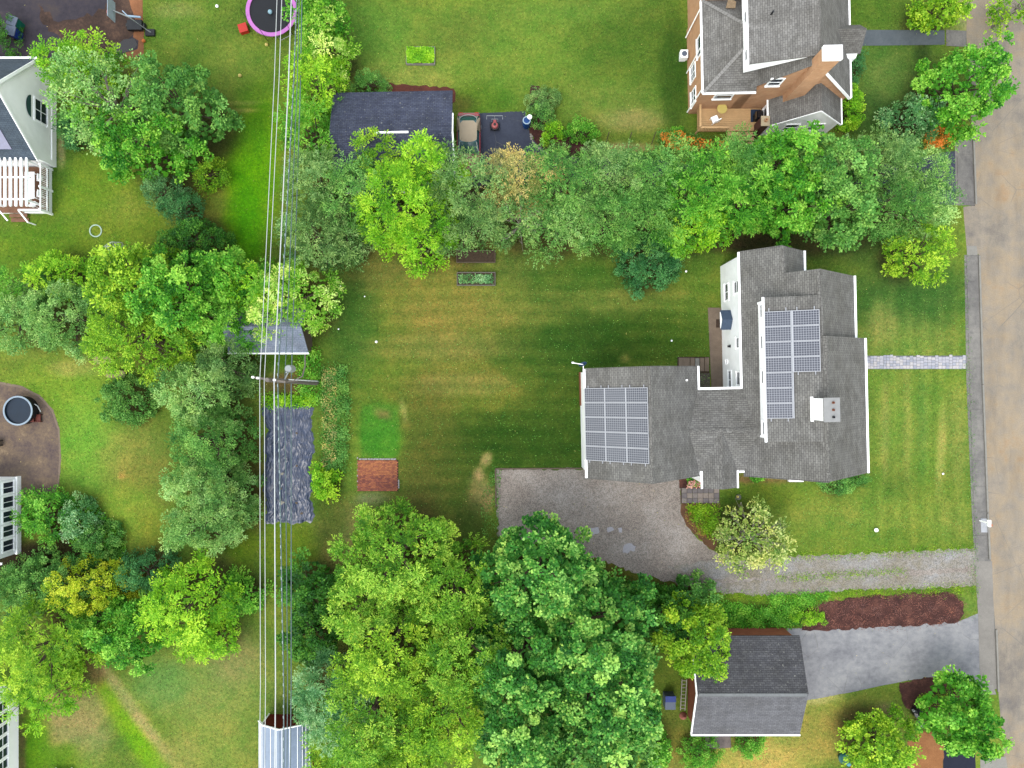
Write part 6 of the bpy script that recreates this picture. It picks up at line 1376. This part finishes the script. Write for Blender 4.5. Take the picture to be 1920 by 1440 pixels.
# ================================================================ foliage
def leaf_mesh(name, C, D, Nn, L, W, T):
    """C centres, D leaf axis, Nn normals; folded diamond leaves as quads"""
    D = D / np.linalg.norm(D, axis=1, keepdims=True)
    S = np.cross(D, Nn); ns = np.linalg.norm(S, axis=1, keepdims=True); S = S / np.maximum(ns, 1e-6); Nn = np.cross(S, D)
    n = len(C); L = np.broadcast_to(L, (n,))[:, None]; W = np.broadcast_to(W, (n,))[:, None]
    a = C - D * L * .5; b = C + S * W * .5 + Nn * W * .12; c = C + D * L * .5 - Nn * L * .06; d = C - S * W * .5 + Nn * W * .12
    V = np.stack([a, b, c, d], 1).reshape(-1, 3); Q = np.arange(4 * n).reshape(n, 4)
    me = np_mesh(name, V, Q)
    at = me.attributes.new('tint', 'FLOAT', 'FACE'); at.data.foreach_set('value', np.clip(T, 0, 1).astype(np.float32))
    return me
def unit(v): return v / np.maximum(np.linalg.norm(v, axis=1, keepdims=True), 1e-6)
LEAVES = 0
DENS = 1.0
def crown(name, rx, ry, H, zb, style, seed, open_=0.0):
    global LEAVES
    s = STY[style]; r = np.random.default_rng(seed); sp = s['sp'] * (1 if max(rx, ry) > 1.6 else .75)
    area = math.pi * rx * ry; n = max(7, int(area / (sp * sp) * 1.15))
    k = np.arange(n) + .5; rho = np.sqrt(k / n); phi = k * 2.399963 + r.uniform(0, 6.28)
    rho = np.clip(rho + r.normal(0, .5 / math.sqrt(n), n), 0.02, 1); phi = phi + r.normal(0, .25, n)
    am = [(j, r.uniform(.04, .13), r.uniform(0, 6.28)) for j in (2, 3, 5, 8)]
    out = 1 + sum(a * np.cos(j * phi + p) for j, a, p in am)
    x = rx * rho * out * np.cos(phi) * .93; y = ry * rho * out * np.sin(phi) * .93
    dome = (1 - np.clip(rho, 0, 1) ** 2.2) ** .6 * s['flat'] + (1 - s['flat']) * (1 - rho ** 4)
    lump = .5 * np.sin(x * 1.5 + seed) * np.sin(y * 1.7 + seed * 2)
    z = zb + (H - zb) * (.22 + .78 * dome) + (r.normal(0, .45, n) + lump * .9 - (r.uniform(0, 1, n) < .2) * r.uniform(.4, 1.3, n)) * min(1, H / 5)
    # skirt of lower lobes round the rim
    m = int(2 * math.pi * max(rx, ry) / sp * 1.1); ph2 = r.uniform(0, 6.28, m); out2 = 1 + sum(a * np.cos(j * ph2 + p) for j, a, p in am); rr = r.uniform(.72, .96, m)
    x = np.r_[x, rx * rr * out2 * np.cos(ph2)]; y = np.r_[y, ry * rr * out2 * np.sin(ph2)]; z = np.r_[z, zb + (H - zb) * r.uniform(.0, .3, m)]
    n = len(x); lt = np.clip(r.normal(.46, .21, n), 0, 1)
    lr = s['lr'] * r.uniform(.6, 1.3, n) * (1 if max(rx, ry) > 1.6 else .8)
    cnt = np.maximum(6, (s['n'] * DENS * r.uniform(.75, 1.25, n) * (lr / s['lr']) ** 1.5)).astype(int)
    if open_: cnt = (cnt * (r.uniform(0, 1, n) > open_)).astype(int)
    lob = np.repeat(np.arange(n), cnt); N = len(lob); Cx = np.stack([x, y, z], 1)[lob]; a = lr[lob][:, None]
    spray = r.uniform(0, 1, n) < s['spray']; isp = spray[lob]
    # lobe leaves
    d = unit(r.normal(0, 1, (N, 3)) + np.array((0, 0, .55))); q = r.uniform(.35, 1, N)[:, None] ** .5
    pos = Cx + d * a * q * np.array((1, 1, .7)); nrm = unit(d * .8 + np.array((0, 0, .9)) + r.normal(0, .42, (N, 3))); ax = unit(d * np.array((1, 1, .2)) + r.normal(0, .6, (N, 3)) + np.array((0, 0, -.2)))
    # spray leaves: twigs radiating from the lobe, biased outward
    outd = np.stack([x / rx, y / ry, np.zeros(n)], 1)
    nt = 7; tw = r.integers(0, nt, N); ta = r.uniform(0, 6.28, n)[lob] + tw * 6.283 / nt + .4 * np.sin(lob * 3.1 + tw)
    td = np.stack([np.cos(ta), np.sin(ta), .35 + .25 * np.sin(tw * 2.1 + lob)], 1) + .75 * outd[lob]; td = unit(td)
    t = r.uniform(0.05, 1, N)[:, None]; ln = a * 1.75
    side = np.stack([-td[:, 1], td[:, 0], 0 * td[:, 0]], 1) * np.where(r.uniform(0, 1, N) > .5, 1, -1)[:, None]
    ps = Cx + td * t * ln + side * r.uniform(.2, 1.3, N)[:, None] * (.10 + .05 * (1 - t)) + np.array((0, 0, 1)) * (-.35 * a * t * t) + r.normal(0, .025, (N, 3))
    axs = unit(td + side * .75 + r.normal(0, .22, (N, 3))); ns_ = unit(np.array((0, 0, 1)) + r.normal(0, .42, (N, 3)))
    pos = np.where(isp[:, None], ps, pos); ax = np.where(isp[:, None], axs, ax); nrm = np.where(isp[:, None], ns_, nrm)
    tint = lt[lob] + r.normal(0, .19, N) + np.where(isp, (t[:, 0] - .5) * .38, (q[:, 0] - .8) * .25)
    # sparse inner foliage so that the ground does not shine through
    ni = int(area * 16 * (1 - open_) ** 3); ri = np.sqrt(r.uniform(0, .72, ni)); pi_ = r.uniform(0, 6.28, ni)
    pin = np.stack([rx * ri * np.cos(pi_), ry * ri * np.sin(pi_), zb + (H - zb) * r.uniform(.0, .5, ni) * (1 - ri ** 2)], 1)
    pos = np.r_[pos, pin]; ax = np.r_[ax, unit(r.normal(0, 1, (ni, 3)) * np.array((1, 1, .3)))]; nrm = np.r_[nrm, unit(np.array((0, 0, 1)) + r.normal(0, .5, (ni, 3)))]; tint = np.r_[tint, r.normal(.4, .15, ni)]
    tint = tint * 1.0; M = len(pos); sz = r.uniform(.75, 1.3, M); szi = np.r_[np.ones(N), np.full(ni, 1.9)] * sz * (1 if max(rx, ry) > 1.6 else .8)
    pos[:, 2] = np.maximum(pos[:, 2], .06)
    LEAVES += M
    return leaf_mesh(name, pos, ax, nrm, s['L'] * szi, s['W'] * szi * np.r_[np.ones(N), np.full(ni, 1.5)], tint), np.stack([x, y, z], 1)
counts = {}
BARE = {'sparse'}
for ti, T_ in enumerate(TREES):
    kind, px, py, rxp, ryp, H, sty, lm, lab = T_[:9]; grp = T_[9] if len(T_) > 9 else None
    zc = H * .6; k = (HC - zc) / FP; cx, cy = (px - 960) * k, (720 - py) * k; rx, ry = rxp * k, ryp * k
    low = kind in ('shrub', 'conifer'); zb = .12 if low else max(1.0, H * .3)
    nm = {'tree': 'tree', 'shrub': 'shrub', 'conifer': 'conifer'}[kind]
    cat = nm
    rt = root(nm, lab, cat, (cx, cy, 0), 0, grp)
    cm, lobes = crown('crown', rx, ry, H, zb, sty, 100 + ti * 7, .26 if sty == 'sparse' else 0)
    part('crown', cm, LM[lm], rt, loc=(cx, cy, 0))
    r = random.Random(ti); tb = MB(); rt0 = max(.05, min(.32, H * .028)); bark = BARKP if sty == 'sparse' else BARK
    th = H * (.5 if not low else .45)
    tb.tube([(cx, cy, 0), (cx + r.uniform(-.1, .1), cy + r.uniform(-.1, .1), th * .5), (cx + r.uniform(-.2, .2) * rt0 * 4, cy + r.uniform(-.2, .2) * rt0 * 4, th)], [rt0, rt0 * .8, rt0 * .55], 8)
    part('trunk', tb, bark, rt)
    lb = MB(); sel = [lobes[i] for i in np.random.default_rng(ti).choice(len(lobes), min(len(lobes), 16 if sty == 'sparse' else 9), replace=False)]
    for p in sel:
        s0 = (cx, cy, th * r.uniform(.55, .98)); e = (cx + p[0], cy + p[1], p[2] + (.12 if sty == 'sparse' else -.1)); mid = tuple(s0[i] * .45 + e[i] * .55 + (0, 0, .25)[i] for i in range(3))
        lb.tube([s0, mid, e], [rt0 * .45, rt0 * .25, .012], 5, cap=False)
        if sty == 'sparse':
            for _ in range(3):
                q = (e[0] + r.uniform(-.6, .6), e[1] + r.uniform(-.6, .6), e[2] + r.uniform(-.1, .3)); lb.tube([mid if _ else e, q], [.02, .006], 4, cap=False)
    part('limbs', lb, bark, rt)

# low plants: stuff in beds
def plants(name, poly_px, n, h, L, W, lm, label, cat, seed, up=.5, zoff=.05, spread=None):
    r = np.random.default_rng(seed); P = np.array([G(a, b)[:2] for a, b in poly_px]); lo, hi = P.min(0), P.max(0)
    X = r.uniform(lo[0], hi[0], n * 2); Y = r.uniform(lo[1], hi[1], n * 2); ok = inpoly(X, Y, [tuple(p) for p in P]); X, Y = X[ok][:n], Y[ok][:n]
    cl = np.sin(X * 3.1 + seed) * np.sin(Y * 3.7) ; keep = r.uniform(-1.2, 1, len(X)) < cl + .45; X, Y = X[keep], Y[keep]; m = len(X)
    X = X + r.normal(0, .16 if (n > 1500 and zoff < .15) else .03, m); Y = Y + r.normal(0, .16 if (n > 1500 and zoff < .15) else .03, m)
    hh = h * (.55 + .45 * np.sin(X * 4.3 + 1) * np.sin(Y * 3.9)) ; Z = zoff + hh * r.uniform(.2, 1, m) ** .7
    D = unit(np.stack([r.normal(0, 1, m), r.normal(0, 1, m), np.full(m, up)], 1)); N_ = unit(np.stack([r.normal(0, .4, m), r.normal(0, .4, m), np.ones(m)], 1))
    me = leaf_mesh(name, np.stack([X, Y, Z], 1), D, N_, L * r.uniform(.7, 1.3, m), W * r.uniform(.7, 1.3, m), np.clip(.5 + .25 * cl[keep] + r.normal(0, .2, m), 0, 1))
    o = part(name, me, LM[lm]); o['label'] = label; o['category'] = cat; o['kind'] = 'stuff'; return o
plants('perennial_bed_plants', [(606, 688), (650, 686), (656, 760), (650, 880), (628, 896), (606, 900)], 9000, .5, .14, .07, 'midgreen', 'loose perennial bed along the left edge of the big lawn', 'flower bed', 1)
plants('pale_flower_heads', [(606, 690), (634, 690), (632, 860), (606, 880)], 1500, .75, .09, .08, 'autumn', 'tan and pale flower heads in the perennial bed', 'flowers', 2)
plants('lily_leaves', [(1235, 250), (1275, 246), (1300, 262), (1400, 268), (1404, 284), (1320, 290), (1240, 282)], 6000, .6, .22, .045, 'midgreen', 'lily leaves below the deck', 'flower bed', 3, 1.0)
plants('orange_lilies', [(1235, 252), (1275, 248), (1300, 262), (1360, 268), (1362, 284), (1320, 288), (1240, 280)], 1300, .85, .13, .1, 'orange', 'orange lily flowers between deck and tree row', 'flowers', 4)
plants('orange_lilies', [(1726, 256), (1760, 236), (1794, 240), (1792, 262), (1770, 280), (1730, 282)], 1400, .8, .14, .1, 'orange', 'orange lily flowers beside the road at the row end', 'flowers', 5)
plants('lily_leaves', [(1722, 250), (1760, 232), (1798, 240), (1796, 262), (1770, 284), (1728, 286)], 2500, .55, .2, .045, 'midgreen', 'lily leaves beside the road at the row end', 'flower bed', 6, 1.0)
plants('entrance_bed_plants', [(1286, 947), (1346, 947), (1344, 1000), (1330, 1010), (1306, 985), (1292, 965)], 3600, .5, .18, .05, 'yellowgreen', 'grassy green plants in the bed below the entrance pavers', 'flower bed', 7, 1.0)
plants('entrance_bed_plants', [(1282, 955), (1312, 968), (1326, 1010), (1306, 1000), (1286, 975)], 900, .35, .12, .05, 'reddish', 'reddish low plants at the gravel side of the entrance bed', 'flower bed', 8)
plants('rose_leaves', [(1286, 896), (1316, 896), (1314, 912), (1288, 912)], 900, .45, .1, .07, 'freshgreen', 'rose leaves in the small dark bed by the entrance pavers', 'flower bed', 9)
o = plants('pink_roses', [(1286, 900), (1316, 900), (1314, 913), (1286, 913)], 240, .6, .13, .12, 'orange', 'pink roses in the small dark bed by the entrance pavers', 'flowers', 10)
o.data.materials.clear(); o.data.materials.append(leafmat('rose_pink', (220, 120, 110), (240, 170, 150), (250, 210, 190), .2, .8))
plants('seedlings', [(764, 92), (814, 92), (814, 120), (764, 120)], 4200, .25, .14, .09, 'limegreen', 'bright green seedlings filling the raised bed in the north lawn', 'plants', 11, .4, .2)
plants('garden_weeds', [(861, 515), (925, 515), (925, 532), (861, 532)], 1000, .12, .12, .07, 'palemint', 'sparse weeds in the raised bed on the big lawn', 'plants', 12, .3, .18)
plants('border_plants', [(1240, 1110), (1500, 1150), (1500, 1172), (1370, 1176), (1340, 1150), (1240, 1136)], 9000, .35, .16, .08, 'freshgreen', 'ground cover between gravel drive and brick garage roof', 'ground cover', 13)
plants('border_plants', [(1440, 1115), (1560, 1112), (1540, 1128), (1500, 1146), (1450, 1146)], 3200, .22, .13, .06, 'freshgreen', 'green tufts at the pointed end of the long mulch bed', 'ground cover', 14)
plants('curved_bed_plants', [(130, 935), (175, 940), (225, 1000), (240, 1046), (190, 1050), (130, 1010)], 7000, .4, .14, .09, 'freshgreen', 'mixed low plants along the curved bed at the left lawn', 'flower bed', 15)
plants('mulch_bed_weeds', [(1720, 1300), (1790, 1290), (1796, 1322), (1712, 1324)], 500, .25, .14, .06, 'yellowgreen', 'thin yellowish sprigs in the mulch bed behind the barbecue', 'plants', 16)
plants('wild_edge', [(560, 655), (600, 655), (604, 752), (585, 758), (560, 740)], 2500, .4, .15, .08, 'freshgreen', 'wild green growth around the foot of the utility pole', 'ground cover', 17)
plants('tarp_edge_growth', [(495, 742), (585, 742), (585, 760), (500, 762)], 2200, .3, .14, .08, 'limegreen', 'lime green growth along the upper edge of the tarp', 'ground cover', 18)
plants('hedge_undergrowth', [(1150, 1085), (1260, 1100), (1300, 1125), (1240, 1150), (1150, 1140)], 7000, .5, .18, .08, 'darkgreen', 'dark undergrowth below the maple beside the drive', 'ground cover', 19)
plants('hosta_patch', [(1300, 1275), (1300, 1280), (1301, 1280)], 10, .2, .1, .1, 'midgreen', 'few green leaves by the garage wall', 'plants', 20) if False else None
plants('lawn_edge_bush_leaves', [(1254, 268), (1276, 268), (1280, 240), (1258, 238)], 900, .5, .14, .08, 'freshgreen', 'green leaves at the corner of the brick house', 'plants', 21)

plants('drive_edge_tufts', [(1330, 1106), (1450, 1114), (1600, 1104), (1740, 1098), (1832, 1096), (1832, 1112), (1600, 1118), (1440, 1128), (1330, 1120)], 5000, .12, .12, .03, 'yellowgreen', 'ragged grass tufts along the lower edge of the gravel drive', 'grass', 31, 1.2, .01)
plants('drive_edge_tufts', [(1470, 1036), (1640, 1030), (1829, 1022), (1829, 1034), (1640, 1044), (1475, 1050)], 2600, .1, .12, .03, 'yellowgreen', 'ragged grass tufts along the upper edge of the gravel drive', 'grass', 32, 1.2, .01)
plants('drive_middle_grass', [(1450, 1078), (1540, 1074), (1700, 1066), (1700, 1074), (1560, 1084), (1460, 1088)], 2600, .09, .12, .03, 'yellowgreen', 'thin grass strip between the two wheel tracks of the gravel drive', 'grass', 33, 1.2, .01)
plants('long_weeds', [(925, 870), (940, 876), (934, 1010), (905, 1010), (900, 940)], 1500, .12, .14, .04, 'midgreen', 'weeds along the end of the brown gravel parking', 'grass', 34, 1.0, .01)
plants('pavement_edge_tufts', [(1800, 478), (1812, 478), (1822, 720), (1834, 1160), (1822, 1160), (1812, 900)], 2600, .1, .12, .03, 'midgreen', 'ragged grass along the inner edge of the pavement', 'grass', 41, 1.2, .01)
plants('fallen_leaves', [(-20, -20), (1800, -20), (1830, 1460), (-20, 1460)], 1700, .02, .075, .05, 'autumn', 'scattered pale fallen leaves on the lawns', 'leaves', 42, .1, .03)
plants('clover_patches', [(610, 480), (1330, 480), (1330, 880), (900, 880), (900, 960), (610, 960)], 5000, .04, .075, .05, 'midgreen', 'clover and weed leaves in the big lawn', 'ground cover', 43, .2, .015)
plants('clover_patches', [(1610, 540), (1800, 540), (1822, 1020), (1500, 1030), (1500, 920), (1640, 900)], 2600, .04, .08, .05, 'midgreen', 'clover and weed leaves in the front lawn', 'ground cover', 44, .2, .015)
plants('mulch_chips', [(1500, 1176), (1512, 1142), (1545, 1126), (1600, 1118), (1680, 1111), (1790, 1108), (1808, 1128), (1810, 1154), (1796, 1168), (1700, 1176)], 6000, .03, .09, .04, 'chips', 'loose dark red wood chips spread over the long mulch bed', 'mulch', 51, .05, .045)
# ================================================================ grass blades over the lawns
def grass(n, seed, name='grass_blades'):
    r = np.random.default_rng(seed); X = r.uniform(-40.5, 40.5, n); Y = r.uniform(-30.5, 30.5, n); ok = np.ones(n, bool)
    for p in PAVED:
        q = np.array(p); lo, hi = q.min(0), q.max(0); c = (X > lo[0]) & (X < hi[0]) & (Y > lo[1]) & (Y < hi[1])
        idx = np.where(c)[0]; ins = inpoly(X[idx], Y[idx], p); ok[idx[ins]] = False
    ok &= ~((X > 34.5))
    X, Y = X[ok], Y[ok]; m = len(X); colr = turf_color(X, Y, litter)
    lum = colr.sum(1); colr = colr * r.uniform(.72, 1.28, m)[:, None] * (1 + r.normal(0, .05, (m, 3)))
    a = r.uniform(0, 6.28, m); L = r.uniform(.07, .16, m); w = r.uniform(.014, .03, m); el = r.uniform(.15, .8, m)
    dx, dy = np.cos(a), np.sin(a); B = np.stack([X, Y, np.full(m, .002)], 1)
    S = np.stack([-dy, dx, 0 * a], 1) * w[:, None]; Tp = B + np.stack([dx * np.cos(el), dy * np.cos(el), np.sin(el)], 1) * L[:, None]
    V = np.stack([B - S, B + S, Tp], 1).reshape(-1, 3); me = np_mesh(name, V, np.arange(3 * m).reshape(m, 3))
    cattr = me.color_attributes.new('turf', 'FLOAT_COLOR', 'CORNER'); c4 = np.ones((m, 4)); c4[:, :3] = srgb2lin(np.clip(colr, 5, 255)) * .45
    cattr.data.foreach_set('color', np.repeat(c4, 3, 0).astype(np.float32).ravel())
    g = NT('grass_blade', .8, .15); at = g.n('ShaderNodeAttribute'); at.attribute_name = 'turf'; g.color(at.outputs['Color'])
    o = part(name, me, g.m); o['kind'] = 'stuff'; o['label'] = 'short mown grass covering the gardens'; o['category'] = 'grass'
grass(int(330000), 5)
print('LEAVES', LEAVES, 'tris', sum(len(o.data.polygons) for o in bpy.data.objects if o.type == 'MESH'))
